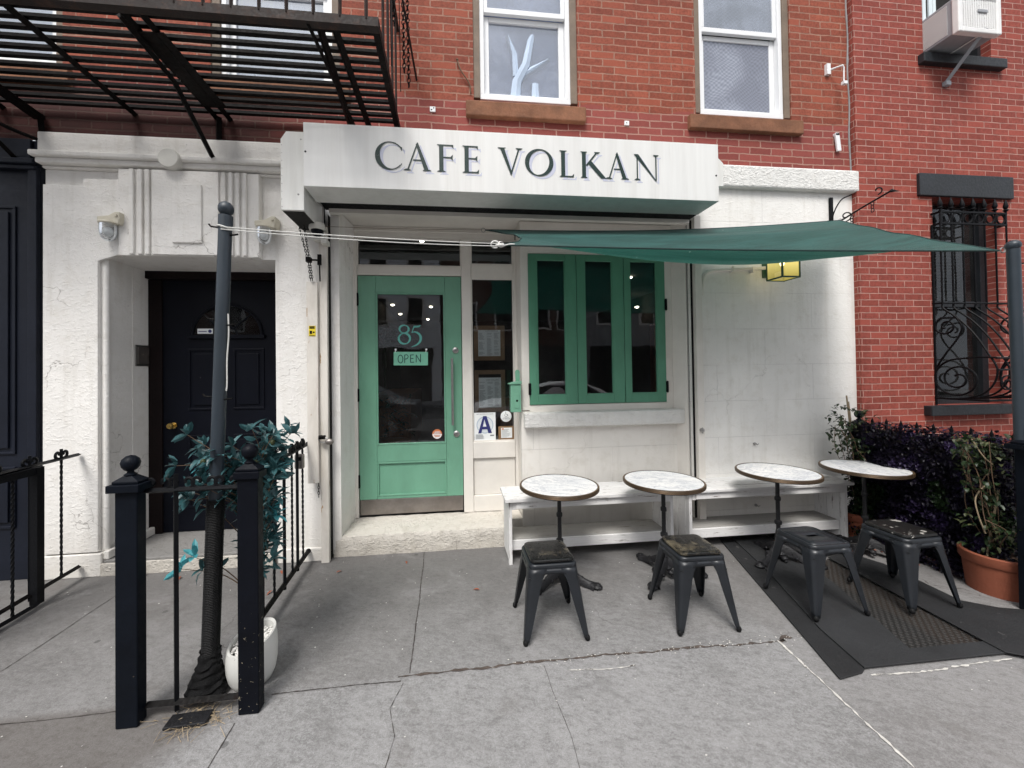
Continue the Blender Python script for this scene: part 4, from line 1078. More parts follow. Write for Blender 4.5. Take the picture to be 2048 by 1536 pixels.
# shutter gear housings at each end of the sign
q = B(); q.poly_xz([(-1.279, 2.906), (-1.108, 2.906), (-1.108, 3.518), (-1.238, 3.518), (-1.279, 3.455)], 3.108, 3.54)
lb_ = q.build('shutter_gear_box', 'white_metal', bevel=.003, org=(-1.19, 3.54, 2.906)); tag(lb_, 'tall white metal shutter gear box left of the sign with rivets', 'gear box')
q = B(); q.box(-1.272, -1.116, 3.13, 3.53, 2.902, 2.9055); q.build('open_underside', 'void', lb_)
q = B()
for i in range(9): q.lathe([(.0035, 0), (0, -.003)], (-1.270, 3.108, 2.93 + i * .06), 6, 'y')
q.lathe([(.008, 0), (0, -.005)], (-1.150, 3.108, 3.03), 8, 'y'); q.lathe([(.006, 0), (0, -.004)], (-1.128, 3.108, 3.46), 8, 'y')
q.build('rivets', 'steel', lb_)
q = B(); q.poly_xz([(2.315, 3.235), (2.405, 3.235), (2.408, 3.44), (2.36, 3.485), (2.315, 3.50)], 3.12, 3.54)
tag(q.build('shutter_gear_box', 'white_metal', bevel=.003, org=(2.36, 3.54, 3.235)), 'short white metal gear box right of the sign', 'gear box')
# security camera dome
cm = thing('security_camera', 'small white dome security camera under the left end of the sign', 'camera', (-1.12, 3.45, 2.88))
q = B(); q.lathe([(.062, .035), (.066, .0), (.062, -.02)], (-1.115, 3.42, 2.885), 24); q.build('camera_housing', 'sheet_white', cm)
q = B(); q.ball((-1.115, 3.42, 2.862), .050, 20); q.build('dome_glass', 'door_black', cm)
q = B(); q.box(-1.16, -1.06, 3.44, 3.52, 2.79, 2.86); q.box(-1.09, -1.04, 3.43, 3.53, 2.76, 2.80); q.build('mounting_bracket', 'sheet_white', cm, bevel=.005)
# chain hoist
ch_ = thing('hoist_chain', 'rusty shutter hoist chain hanging beside the cafe doorway', 'chain', (-1.18, 3.45, 2.4))
q = B(); chain(q, [(-1.255, 3.40, 2.895), (-1.225, 3.42, 2.75), (-1.195, 3.44, 2.60), (-1.18, 3.45, 2.44)], .030, .003); q.build('chain_run', 'rust_iron', ch_)
q = B(); chain(q, [(-1.215, 3.40, 2.895), (-1.20, 3.42, 2.75), (-1.18, 3.44, 2.60), (-1.165, 3.45, 2.44)], .030, .003); q.build('chain_run', 'rust_iron', ch_)
q = B(); chain(q, [(-1.135, 3.47, .70), (-1.135, 3.47, .58)], .030, .003); q.build('chain_tail', 'rust_iron', ch_)
q = B(); q.box(-1.215, -1.175, 3.43, 3.47, 2.60, 2.64); q.tube([(-1.175, 3.45, 2.62), (-1.10, 3.46, 2.62)], .008, 6); q.box(-1.125, -1.095, 3.45, 3.47, 2.58, 2.67); q.tube([(-1.11, 3.46, 2.58), (-1.11, 3.47, 2.44)], .006, 6); q.build('chain_keeper', 'rust_iron', ch_)
q = B(); q.box(-1.225, -1.134, 3.47, 3.50, .70, 2.437)
cb = q.build('chain_cover', 'board_rust', bevel=.003, org=(-1.18, 3.49, .7)); tag(cb, 'tall narrow white chain cover board with rust stains', 'cover board')
q = B(); q.box(-1.206, -1.15, 3.4675, 3.4695, 1.965, 2.055); ys = q.build('yellow_sticker', 'yellow', cb)
q = B()
for k in range(3): q.box(-1.20 + .0 * k, -1.158, 3.4655, 3.467, 2.032 + .008 * k - .002, 2.036 + .008 * k - .001)
q.box(-1.198, -1.178, 3.4655, 3.467, 1.985, 2.012); q.lathe([(.008, 0), (0, -.001)], (-1.165, 3.467, 1.998), 10, 'y'); q.box(-1.20, -1.156, 3.4655, 3.467, 1.970, 1.974)
q.build('sticker_print', 'black_iron', ys)
pk = thing('padlock', 'rusty padlock fastened across the left shutter rail', 'padlock', (-1.06, 3.45, 1.06))
q = B(); q.ball((-1.035, 3.44, 1.058), .036, 14, (1, .6, .75)); q.build('lock_body', 'kick', pk)
q = B(); q.tube([(-1.05, 3.45, 1.085), (-1.10, 3.455, 1.095), (-1.13, 3.46, 1.08), (-1.12, 3.46, 1.055), (-1.06, 3.45, 1.045)], .007, 8); q.build('shackle', 'steel', pk)
q = B()
for k in range(4): q.lathe([(.018, 0), (.018, .010)], (-1.125 + .014 * k, 3.455, 1.095), 12, 'x')
q.build('hasp_ring', 'rust_iron', pk)
# bulkhead jar lamps
def jar_lamp(x, label, flip=1):
    t = thing('wall_lamp', label, 'lamp', (x, YF - .05, 2.95), 'jar lamps either side of the left entrance')
    q = B(); q.poly_xz([(x - .075 * flip, 2.905), (x + .085 * flip, 2.885), (x + .092 * flip, 2.93), (x + .092 * flip, 2.985), (x + .06 * flip, 2.985), (x + .01 * flip, 2.955), (x - .075 * flip, 2.945)], 3.44, YF - .002); q.build('lamp_bracket', 'cream', t, bevel=.006)
    q = B(); q.lathe([(.060, .0), (.064, -.012), (.060, -.02)], (x - .005, 3.46, 2.905), 20); q.lathe([(.010, 0), (.010, -.012), (0, -.012)], (x + .07 * flip, 3.44, 2.955), 10, 'y'); q.build('lamp_collar', 'cream', t)
    q = B(); q.lathe([(.056, 0), (.057, -.05), (.054, -.085), (.042, -.118), (.022, -.135), (0, -.139)], (x - .005, 3.46, 2.888), 24, cap=False); q.build('glass_jar', 'bulb_glass', t)
    q = B(); q.ball((x - .005, 3.46, 2.825), .034, 16, (1, 1, 1.15)); q.build('light_bulb', 'paper', t)
jar_lamp(-2.76, 'cream bracket jar lamp left of the fluted relief'); jar_lamp(-1.555, 'cream bracket jar lamp right of the fluted relief, behind the grey pole')
q = B(); q.lathe([(.080, .10), (.080, -.02), (.074, -.026), (0, -.027)], (-2.285, 3.44, 3.435), 32, 'y')
tag(q.build('vent_cap', 'sheet_white', org=(-2.27, 3.5, 3.435)), 'round white capped pipe end on the frieze moulding', 'vent')
# mailbox
mb = thing('mailbox', 'small mint green metal mailbox between sidelight and window', 'mailbox', (.62, 3.70, 1.24))
q = B(); q.box(.575, .675, 3.655, 3.732, 1.245, 1.51); q.build('box_body', 'mint', mb, bevel=.004)
q = B(); q.poly_xz([(.555, 1.512), (.68, 1.512), (.68, 1.545), (.60, 1.535), (.555, 1.522)], 3.645, 3.735); q.build('box_lid', 'mint', mb, bevel=.003)
q = B(); q.poly_xz([(.635, 1.54), (.678, 1.54)] + arc(.655, 1.63, .023, 0, pi, 8), 3.728, 3.7345); q.build('back_plate', 'mint', mb)
q = B(); q.box(.605, .660, 3.650, 3.654, 1.285, 1.42); q.build('box_door', 'mint', mb, bevel=.002)
q = B(); q.lathe([(.011, 0), (0, -.001)], (.634, 3.6495, 1.355), 14, 'y'); q.build('view_hole', 'black_iron', mb)
# menus and cards in the sidelight
def menu(x0, x1, z0, z1, px0, px1, pz0, pz1, label):
    t = thing('framed_menu', label, 'menu', ((x0 + x1) / 2, 4.06, z0), 'framed menus in the sidelight')
    q = B(); y = 4.018; fw = .045
    q.box(x0, x0 + fw, y, y + .02, z0, z1); q.box(x1 - fw, x1, y, y + .02, z0, z1); q.box(x0 + fw, x1 - fw, y, y + .02, z0, z0 + fw); q.box(x0 + fw, x1 - fw, y, y + .02, z1 - fw, z1)
    q.build('picture_frame', 'frame_wood', t, bevel=.003)
    q = B(); q.box(x0 + fw, x1 - fw, y + .012, y + .018, z0 + fw, z1 - fw); q.build('backing', 'void', t)
    q = B(); q.box(px0, px1, y + .006, y + .010, pz0, pz1); q.build('menu_sheet', 'paper', t)
    text_mesh('menu_heading', 'CAFE VOLKAN', .020, 'ink', ((px0 + px1) / 2 + .03, y + .0055, pz1 - .032), t)
    q = B(); r = random.Random(int(z0 * 100)); z = pz1 - .05
    while z > pz0 + .012:
        for cxa, cxb in ((px0 + .015, px0 + .085), (px0 + .10, px0 + .16), (px0 + .175, px1 - .012)):
            if r.random() < .8: q.box(cxa, cxa + (cxb - cxa) * r.uniform(.5, 1), y + .0045, y + .0055, z, z + .0032)
        z -= .0105
    q.build('menu_print', 'ink', t)
menu(.25, .575, 1.755, 2.12, .287, .530, 1.79, 2.09, 'wood framed CAFE VOLKAN menu, upper of the two in the sidelight')
menu(.25, .575, 1.215, 1.655, .287, .530, 1.262, 1.575, 'wood framed CAFE VOLKAN menu, lower of the two in the sidelight')
ac_ = thing('grade_card', 'white inspection card with a big navy letter A in the sidelight', 'sign', (.35, 4.0, .925))
q = B(); q.box(.240, .463, 3.990, 3.994, .928, 1.213); q.build('card_sheet', 'paper', ac_)
q = B(); q.lathe([(.088, -.0006), (.078, -.0008)], (.352, 3.9895, 1.085), 36, 'y', cap=False)
for k in range(10): q.lathe([(.074 - .006 * k, -.0004), (.0725 - .006 * k, -.0005)], (.352, 3.9895, 1.085), 30, 'y', cap=False)
q.build('seal_print', 'card_blue', ac_)
q = B(); zA, zB, xA = 1.00, 1.178, .352
for p in ([(xA - .072, zA), (xA - .038, zA), (xA + .002, zB), (xA - .017, zB)], [(xA + .072, zA), (xA + .034, zA), (xA - .015, zB), (xA + .017, zB)], [(xA - .045, 1.040), (xA + .045, 1.040), (xA + .036, 1.068), (xA - .036, 1.068)]):
    q.add([(x, 3.9882 - .0002 * len(q.f), z) for x, z in p], [(0, 1, 2, 3)])
q.build('letter_a', 'navy', ac_)
text_mesh('card_heading', 'SANITARY INSPECTION GRADE', .0125, 'ink', (.352, 3.9885, 1.194), ac_)
q = B(); r = random.Random(5)
for k in range(6): q.box(.255, .255 + r.uniform(.04, .09), 3.988, 3.989, .985 - .0085 * k, .988 - .0085 * k)
q.box(.405, .445, 3.988, 3.989, .970, .982); q.build('card_print', 'ink', ac_)
rd = thing('accessibility_sticker', 'round white sticker with a wheelchair symbol in the sidelight', 'sticker', (.575, 3.99, 1.165))
q = B(); q.lathe([(.058, 0), (.056, -.001), (0, -.0012)], (.575, 3.996, 1.168), 30, 'y'); q.build('sticker_disc', 'paper', rd)
q = B(); yy = 3.9935
stroke(q, [(.574 + .014 * cos(a), 1.180 + .014 * sin(a)) for a in [2.4 + i * .25 for i in range(18)]], .0035, yy); stroke(q, [(.571, 1.207), (.573, 1.190), (.588, 1.190), (.596, 1.174)], .0045, yy - .0003)
q.add([(.571 + .0045 * cos(i), yy - .0005, 1.213 + .0045 * sin(i)) for i in [2 * pi * k / 8 for k in range(8)]], [tuple(range(8))]); q.build('wheelchair_symbol', 'ink', rd)
text_mesh('sticker_text', 'PLEASE ASK\nFOR ASSISTANCE', .0105, 'ink', (.575, 3.993, 1.150), rd)
sp = thing('permit_card', 'small wood framed permit in the bottom corner of the sidelight', 'sign', (.58, 4.0, .92))
q = B(); q.box(.492, .655, 3.992, 4.003, .928, 1.065); q.build('card_frame', 'frame_wood', sp)
q = B(); q.box(.52, .635, 3.989, 3.991, .945, 1.050); q.build('card_sheet', 'paper', sp)
q = B()
for k in range(9): q.box(.528, .528 + .05 + .045 * r.random(), 3.988, 3.9885, .952 + .010 * k, .955 + .010 * k)
q.build('card_print', 'ink', sp)
q = B(); q.box(.53, .546, 3.9872, 3.9878, 1.030, 1.046); q.build('card_stamp', 'orange', sp)
# conduit and lantern on the right wall
q = B(); q.tube(bez([(2.462, 3.53, 2.36), (2.468, 3.53, 2.44), (2.50, 3.53, 2.55), (2.57, 3.53, 2.60), (2.68, 3.53, 2.613), (2.9, 3.53, 2.625), (3.24, 3.53, 2.642)], 8), .017, 10)
cd = q.build('conduit_pipe', 'wood_white', org=(2.46, 3.54, 2.36)); tag(cd, 'white painted conduit pipe curving to the wall lantern', 'pipe')
q = B(); q.box(2.455, 2.468, 3.535, 3.549, .6, 2.4)
for x in (2.78, 3.0): q.box(x, x + .02, 3.51, 3.548, 2.59, 2.645)
q.build('pipe_clip', 'wood_white', cd)
ln = thing('wall_lantern', 'green framed lantern with glowing yellow panes under the shade sail', 'lantern', (3.21, 3.40, 2.55))
lx0, lx1, ly0, ly1, lz0, lz1 = 3.06, 3.25, 3.235, 3.42, 2.475, 2.74
q = B(); e_ = .014
for x in (lx0, lx1 - e_):
    for y in (ly0, ly1 - e_): q.box(x, x + e_, y, y + e_, lz0, lz1)
for z in (lz0, lz1 - e_):
    q.box(lx0 + e_, lx1 - e_, ly0, ly0 + e_, z, z + e_); q.box(lx0 + e_, lx1 - e_, ly1 - e_, ly1, z, z + e_); q.box(lx0, lx0 + e_, ly0 + e_, ly1 - e_, z, z + e_); q.box(lx1 - e_, lx1, ly0 + e_, ly1 - e_, z, z + e_)
q.build('lantern_frame', 'lamp_green', ln, bevel=.002)
q = B(); q.poly_xy([(lx0 - .02, ly0 - .02), (lx1 + .02, ly0 - .02), (lx1 + .02, ly1 + .02), (lx0 - .02, ly1 + .02)], lz1 + .001, lz1 + .02); q.build('lantern_roof', 'lamp_green', ln, bevel=.003)
q = B(); q.box(3.16, 3.23, ly1, 3.548, 2.58, 2.66); q.box(3.13, 3.26, 3.535, 3.549, 2.54, 2.70); q.build('wall_mount', 'lamp_green', ln, bevel=.003)
q = B(); i_ = .006
q.quad((lx0 + e_, ly0 + i_, lz0 + e_), (lx1 - e_, ly0 + i_, lz0 + e_), (lx1 - e_, ly0 + i_, lz1 - e_), (lx0 + e_, ly0 + i_, lz1 - e_)); q.quad((lx0 + i_, ly1 - e_, lz0 + e_), (lx0 + i_, ly0 + e_, lz0 + e_), (lx0 + i_, ly0 + e_, lz1 - e_), (lx0 + i_, ly1 - e_, lz1 - e_))
q.quad((lx1 - i_, ly0 + e_, lz0 + e_), (lx1 - i_, ly1 - e_, lz0 + e_), (lx1 - i_, ly1 - e_, lz1 - e_), (lx1 - i_, ly0 + e_, lz1 - e_)); q.quad((lx0 + e_, ly1 - e_, lz0 + i_), (lx1 - e_, ly1 - e_, lz0 + i_), (lx1 - e_, ly0 + e_, lz0 + i_), (lx0 + e_, ly0 + e_, lz0 + i_))
q.build('lantern_pane', 'lantern_glass', ln)
q = B(); q.lathe([(.008, -.05), (.018, -.03), (.020, -.005), (.012, .02), (.004, .045), (0, .05)], (3.15, 3.33, 2.65), 14); q.build('lantern_bulb', 'bulb', ln)
for z in (.884, .273):
    q = B(); q.lathe([(.014, 0), (.014, -.008), (.007, -.012), (.006, -.03), (0, -.031)], (3.008, 3.549, z), 10, 'y'); q.tube([(3.0, 3.53, z + .004), (3.02, 3.525, z - .008), (3.035, 3.525, z + .002)], .004, 6)
    tag(q.build('wall_anchor', 'steel', org=(3.008, 3.549, z)), 'small steel anchor screwed to the white wall above the bench' if z > .5 else 'small steel anchor low on the white wall beneath the bench seat', 'anchor')
# wrought iron hanging bracket at the right
br = thing('hanging_bracket', 'black wrought iron scroll bracket at the right end of the lintel', 'bracket', (3.905, 3.54, 3.0))
q = B(); q.box(3.895, 3.925, 3.525, 3.545, 3.02, 3.375); q.build('wall_bar', 'black_iron', br)
q = B(); q.tube([(3.91, 3.53, 3.08), (4.0, 3.30, 3.185), (4.05, 3.10, 3.25)], .008, 6); q.lathe([(.0, -.02), (.015, .0), (.0, .09)], (4.05, 3.10, 3.25), 8, 'x'); q.build('diagonal_arm', 'black_iron', br)
q = B(); q.tube(bez([(3.91, 3.53, 3.08), (3.90, 3.50, 3.20), (3.92, 3.44, 3.31), (3.97, 3.38, 3.34)], 8), .006, 6)
sp_ = spiral(.052, .012, -1.2, 4.4, 26); q.tube([(3.955 + a * .6, 3.43 - a * .7, 3.145 + c) for a, c in sp_], .006, 6); q.tube(bez([(3.91, 3.53, 3.08), (3.94, 3.47, 3.08), (3.975, 3.42, 3.10)], 6), .006, 6)
q.tube([(4.01 + a * .6, 3.18 - a * .7, 3.29 + c) for a, c in spiral(.04, .012, -1.6, 3.2, 20)], .006, 6); q.build('scroll_iron', 'black_iron', br)
q = B(); chain(q, [(3.965, 3.38, 3.13), (3.965, 3.38, 3.04)], .036, .0035); q.build('chain_link', 'black_iron', br)
q = B(); chain(q, [(4.0, 3.22, 3.20), (4.0, 3.22, 3.10)], .036, .0035); q.build('chain_link', 'black_iron', br)

# ================================================================== NEIGHBOUR, RIGHT
YN = 3.50
nb_ = thing('brick_building', 'neighbouring house of evenly painted red brick with black stone trim on the right', 'building', (6.5, YN, 0))
w = B(); w.wall(4.172, 12, 0, 9.5, YN, YN + .2, [(5.055, 5.84, 1.223, 3.41), (5.0, 5.84, 4.915, 6.6)]); w.build('brick_wall', 'brick_new', nb_)
q = B(); q.box(4.876, 6.03, YN - .03, YN + .1, 3.411, 3.645); q.build('window_lintel', 'black_stone', nb_, bevel=.006)
q = B(); q.box(4.89, 5.90, YN - .07, YN + .15, 1.12, 1.222); q.build('window_sill', 'black_stone', nb_, bevel=.008)
q = B(); q.box(4.93, 5.95, YN - .06, YN + .15, 4.80, 4.90); q.build('window_sill', 'black_stone', nb_, bevel=.008)
q = B(); q.box(5.056, 5.13, YN + .09, YN + .17, 1.224, 3.409); q.box(5.13, 5.765, YN + .09, YN + .17, 1.224, 1.29); q.box(5.765, 5.839, YN + .09, YN + .17, 1.224, 3.409); q.box(5.13, 5.765, YN + .10, YN + .15, 2.27, 2.33)
wf = q.build('window_frame', 'black_stone', nb_); wf['label'] = 'black framed window behind the scrolled grille'
q = B(); q.quad((5.13, YN + .13, 1.29), (5.765, YN + .13, 1.29), (5.765, YN + .13, 3.4), (5.13, YN + .13, 3.4)); q.build('window_pane', 'glass_dark', wf)
q = B(); q.quad((5.056, YN + .19, 1.224), (5.84, YN + .19, 1.224), (5.84, YN + .19, 3.41), (5.056, YN + .19, 3.41)); q.build('window_backing', 'void', wf)
q = B()
for k in range(26): q.box(5.30, 5.60, YN + .150, YN + .165, 2.36 + .035 * k, 2.375 + .035 * k)
q.build('louvre_blind', 'black_stone', wf)
q = B(); q.quad((5.0, YN + .19, 4.9), (5.84, YN + .19, 4.9), (5.84, YN + .19, 6.6), (5.0, YN + .19, 6.6)); q.build('window_backing', 'void', nb_)
q = B(); q.box(5.80, 5.839, YN + .08, YN + .18, 4.90, 6.5); q.box(5.5, 5.80, YN + .1, YN + .17, 4.90, 4.935); q.build('window_frame', 'black_stone', nb_)
q = B()
for k in range(4): q.box(5.005 + .062 * k, 5.045 + .062 * k, YN + .03 + .012 * (k % 2), YN + .045 + .012 * (k % 2), 5.18, 6.2)
q.build('accordion_panel', 'vinyl_slats', nb_)
# air conditioner
acu = thing('air_conditioner', 'white window air conditioner jutting from the upper window on a metal brace', 'air conditioner', (5.24, 3.4, 4.93))
q = B(); q.box(5.002, 5.475, 3.26, 3.64, 4.925, 5.28); q.build('casing', 'ac_grey', acu, bevel=.008)
q = B()
for k in range(22): q.box(4.998, 5.0025, 3.30, 3.50, 4.955 + .0135 * k, 4.961 + .0135 * k)
q.build('side_fins', 'ac_white', acu)
q = B(); X0, X1, Z0, Z1 = 4.992, 5.487, 4.912, 5.295
q.box(X0, X0 + .05, 3.205, 3.262, Z0, Z1); q.box(X1 - .05, X1, 3.205, 3.262, Z0, Z1); q.box(X0 + .05, X1 - .05, 3.205, 3.262, Z0, Z0 + .05); q.box(X0 + .05, X1 - .05, 3.205, 3.262, Z1 - .05, Z1)
q.build('front_bezel', 'ac_white', acu, bevel=.01, seg=3)
q = B(); q.box(X0 + .05, X1 - .05, 3.232, 3.236, Z0 + .05, Z1 - .05); q.build('grille_backing', 'black_iron', acu)
q = B(); nxh, nzh = 15, 9
for i in range(nxh + 1):
    x = X0 + .05 + (X1 - X0 - .1) * i / nxh
    q.box(x - .0055, x + .0055, 3.212, 3.224, Z0 + .05, Z1 - .05)
for j in range(nzh * 2 + 1):
    z = Z0 + .05 + (Z1 - Z0 - .1) * j / (nzh * 2); q.box(X0 + .05, X1 - .05, 3.214, 3.2225, z - .0042, z + .0042)
q.build('rear_grille', 'ac_white', acu)
q = B(); q.box(5.215, 5.325, 3.202, 3.2115, 5.115, 5.145); q.build('name_badge', 'ac_grey', acu, bevel=.006)
q = B(); P0, P1 = Vector((5.325, 3.22, 4.975)), Vector((5.245, 3.49, 4.62))
q.tube([P0, P1], .026, 4, flat=(1.2, .7)); q.box(5.215, 5.275, 3.46, 3.499, 4.585, 4.63); q.build('support_brace', 'ac_grey', acu, bevel=.003)
q = B(); q.tube([(5.28, 3.24, 4.918), (5.28, 3.56, 4.918)], .008, 4); q.build('support_rail', 'ac_white', acu)

# belly grille on the neighbour's ground floor window
gr = thing('window_grille', 'black wrought iron belly grille with spear finials and scrolls over the ground floor window', 'grille', (5.45, 3.49, 1.2))
GX0, GX1, GY = 5.03, 5.83, 3.42
q = B()
for z in (3.222, 3.102):
    q.box(GX0, GX1, GY - .010, GY + .010, z - .009, z + .009)
    for x in (GX0, GX1 - .018): q.box(x, x + .018, GY + .0105, YN, z - .008, z + .008)
for x in (GX0, GX1 - .018): q.box(x, x + .018, GY - .009, GY + .009, 3.112, 3.212)
q.build('ring_rail', 'black_iron', gr)
for i in range(6):
    c = GX0 + (GX1 - GX0) * (i + .5) / 6
    b = B(); b.tube([(c + .048 * cos(a), GY, 3.162 + .048 * sin(a)) for a in [2 * pi * k / 20 for k in range(21)]], .008, 6, cap=False); b.build('iron_ring', 'black_iron', gr)
for i in range(7):
    x = GX0 + (GX1 - GX0) * i / 6
    b = B(); b.lathe([(.008, 3.23), (.010, 3.245), (.026, 3.258), (.011, 3.272), (.018, 3.285), (.021, 3.30), (.012, 3.34), (0, 3.38)], (x, GY, 0), 10); b.build('spear_finial', 'black_iron', gr)
    b = B(); b.tube([(x, GY, 3.222), (x, GY, 2.27)], .0085, 6); b.build('upright_bar', 'black_iron', gr)
    b = B(); b.tube(bez([(x, GY, 2.275), (x, GY - .008, 2.22), (x, 3.287, 2.085), (x, 3.18, 1.926), (x, 3.097, 1.754), (x, 3.035, 1.60), (x, 3.06, 1.46), (x, 3.14, 1.36), (x, 3.27, 1.31), (x, 3.40, 1.30)], 6), .0085, 6)
    b.build('bellied_bar', 'black_iron', gr)
q = B()
q.tube([(GX0, YN, 2.285), (GX0, GY, 2.277), (GX1, GY, 2.277), (GX1, YN, 2.285)], .010, 6)
q.tube([(GX0, 3.04, 1.70), (GX1, 3.04, 1.70)], .010, 6); q.tube([(GX0, 3.03, 1.59), (GX1, 3.03, 1.59)], .010, 6)
q.tube([(GX0, YN, 1.30), (GX0, 3.10, 1.30), (GX1, 3.10, 1.30), (GX1, YN, 1.30)], .011, 6)
q.tube([(GX0, YN - .01, 1.23), (GX0, YN - .01, 3.1)], .010, 6)
q.build('cross_rail', 'black_iron', gr)
for sx in (GX0 - .002, GX1):
    b = B()
    # large spiral: arrives along the top rail, winds inward
    big = [(sx, 3.315 - a, 1.50 + c) for a, c in [(-(0.20 - .165 * t) * sin(2 * pi * 2.1 * t), (.20 - .165 * t) * cos(2 * pi * 2.1 * t)) for t in [i / 70 for i in range(71)]]]
    b.tube([(sx, 3.04, 1.705), (sx, 3.16, 1.712)] + [(sx, 2 * 3.315 - y, z) if False else (sx, y, z) for (_, y, z) in big], .0095, 6)
    t0 = [(sx, 3.395 - (.10 - .08 * t) * sin(2 * pi * 1.45 * t) , 2.035 + (.10 - .08 * t) * cos(2 * pi * 1.45 * t) * 1.02) for t in [i / 46 for i in range(47)]]
    t0 = [(sx, 2 * 3.395 - y, z) for (_, y, z) in t0]
    b.tube(bez([(sx, 3.49, 1.52), (sx, 3.475, 1.62), (sx, 3.40, 1.76), (sx, 3.31, 1.90), (sx, 3.272, 2.01), (sx, 3.31, 2.11)], 8) + t0[2:], .0095, 6)
    b.build('scroll_panel', 'black_iron', gr)
for k in range(4):
    b = B(); xx = GX0 + .10 + k * (GX1 - GX0 - .2) / 3
    b.tube([(xx + a, 3.035, 1.46 + c) for a, c in spiral(.085, .02, 0, 3.2 * pi, 36)], .007, 6); b.build('front_scroll', 'black_iron', gr)

# ================================================================== LEFT NEIGHBOUR SHOPFRONT
lf = thing('dark_shopfront', 'blue black panelled timber shopfront left of the white stucco wall', 'shopfront', (-4.4, YF, 0))
q = B(); q.box(-8, -3.345, YF + .005, YF + .12, 0, 3.60); q.box(-3.41, -3.346, YF - .03, YF + .004, 0, 3.40); q.box(-8, -3.4, YF - .02, YF + .004, 3.42, 3.60); q.build('panelled_front', 'navy_black', lf, bevel=.004)
q = B(); q.box(-8, -3.335, YF - .07, YF + .01, 3.375, 3.42); q.box(-8, -3.345, YF - .045, YF + .01, 3.34, 3.374); q.build('cornice', 'navy_black', lf, bevel=.008)
q = B()
for (z0, z1) in ((.42, .92), (1.02, 3.05)):
    x1 = -3.52
    for x0 in (-4.15, -4.85, -5.5):
        rpanel(q, x0, x1 if x0 == -4.15 else x0 + .58, z0, z1, YF + .003, .013)
q.build('raised_panel', 'navy_black', lf, bevel=.004)

# ================================================================== FIRE ESCAPE
fe = thing('fire_escape', 'rusty black iron fire escape balcony with slatted floor at the upper left', 'fire escape', (-2.2, YF, 3.88))
q = B(); ny_s = 12
FZ = 3.885
q = B(); q.box(-4.6, -.425, 2.475, 2.487, 3.835, 3.895); q.box(-4.6, -.425, 2.487, 2.53, 3.835, 3.845); q.build('front_beam', 'rust_light', fe)
for i in range(12):
    y = 2.565 + i * .083
    b = B(); b.box(-4.6, -.47, y, y + .034, FZ - .008, FZ + .014); b.build('floor_slat', 'rust_iron', fe)
q = B(); q.box(-.470, -.425, 2.487, 3.56, 3.838, 3.90); q.build('end_beam', 'rust_iron', fe)
for (x0, x1) in ((-2.60, -2.63), (-1.955, -1.98), (-1.85, -1.875), (-.80, -.86), (-.71, -.70), (-3.5, -3.62), (-3.6, -3.7)):
    b = B(); b.sqtube([(x0, 2.49, 3.862), (x1, 3.55, 3.862)], .036); b.build('cross_bearer', 'rust_iron', fe)
q = B(); q.box(-1.975, -1.80, 2.66, 3.36, 3.840, 3.846); q.build('joist_plate', 'rust_iron', fe)
for x, xb in ((-1.98, -1.965), (-3.55, -3.5)):
    b = B(); b.sqtube([(x, 2.56, 3.85), (x + .02, 3.0, 3.77), (xb, 3.54, 3.42)], .030)
    b.build('diagonal_brace', 'rust_iron', fe)
b = B(); b.sqtube([(-1.955, 3.53, 3.86), (-1.955, 3.53, 3.60)], .035); b.build('wall_bracket', 'rust_iron', fe)
b = B(); b.box(-3.36, -3.28, 2.6, 3.52, 3.80, 3.83, Matrix.Rotation(-.10, 3, 'X')); b.sqtube([(-3.32, 3.52, 3.80), (-3.31, 3.53, 3.60)], .035); b.build('wall_bracket', 'rust_iron', fe)
b = B(); b.tube(bez([(-3.9, 2.7, 3.75), (-3.6, 3.1, 3.68), (-3.42, 3.35, 3.60), (-3.32, 3.50, 3.58)]), .014, 6); b.build('diagonal_brace', 'rust_iron', fe)
b = B(); b.tube([(-.86, 2.50, 3.84), (-.80, 3.54, 3.80)], .013, 6); b.build('tie_rod', 'rust_iron', fe)
for i in range(26):
    x = -4.5 + i * .16
    b = B(); b.sqtube([(x, 2.48, 3.88), (x, 2.48, 4.75)], .016); b.build('baluster', 'rust_light', fe)
q = B(); q.box(-4.6, -.425, 2.465, 2.495, 4.75, 4.79); q.box(-.45, -.425, 2.495, 3.55, 4.75, 4.79); q.build('handrail', 'rust_light', fe)
for i in range(4):
    y = 2.75 + i * .22
    b = B(); b.sqtube([(-.44, y, 3.89), (-.44, y, 4.75)], .014); b.build('baluster', 'rust_light', fe)
q = B(); q.poly_xz([(-.50, 4.2), (-.44, 4.2), (-.38, 4.2)], 3.40, 3.41) if False else q.box(-.50, -.36, 3.38, 3.40, 4.15, 5.2)
q.xform(Matrix.Identity(4)); q = B(); q.tube([(-.42, 2.75, 5.0), (-.27, 3.53, 4.30)], .022, 4, flat=(.4, 1.6)); q.build('stair_stringer', 'rust_iron', fe)
cf = thing('ladder_chain', 'pair of rusty chains dangling beside the fire escape', 'chain', (-.40, 3.2, 4.2))
for k, (x, y, zb) in enumerate(((-.405, 3.0, 4.32), (-.36, 3.25, 4.15), (-.33, 3.32, 4.08))):
    q = B(); chain(q, [(x, y, 5.3), (x + .01, y, zb)], .05, .004); q.build('chain_strand', 'rust_iron', cf)
for k, (x, y, zb) in enumerate(((-.43, 3.0, 4.0), (-.385, 3.2, 3.95))):
    q = B(); q.tube([(x, y, 5.3), (x + .01, y, zb)], .004, 5); q.build('hanging_rod', 'rust_iron', cf)

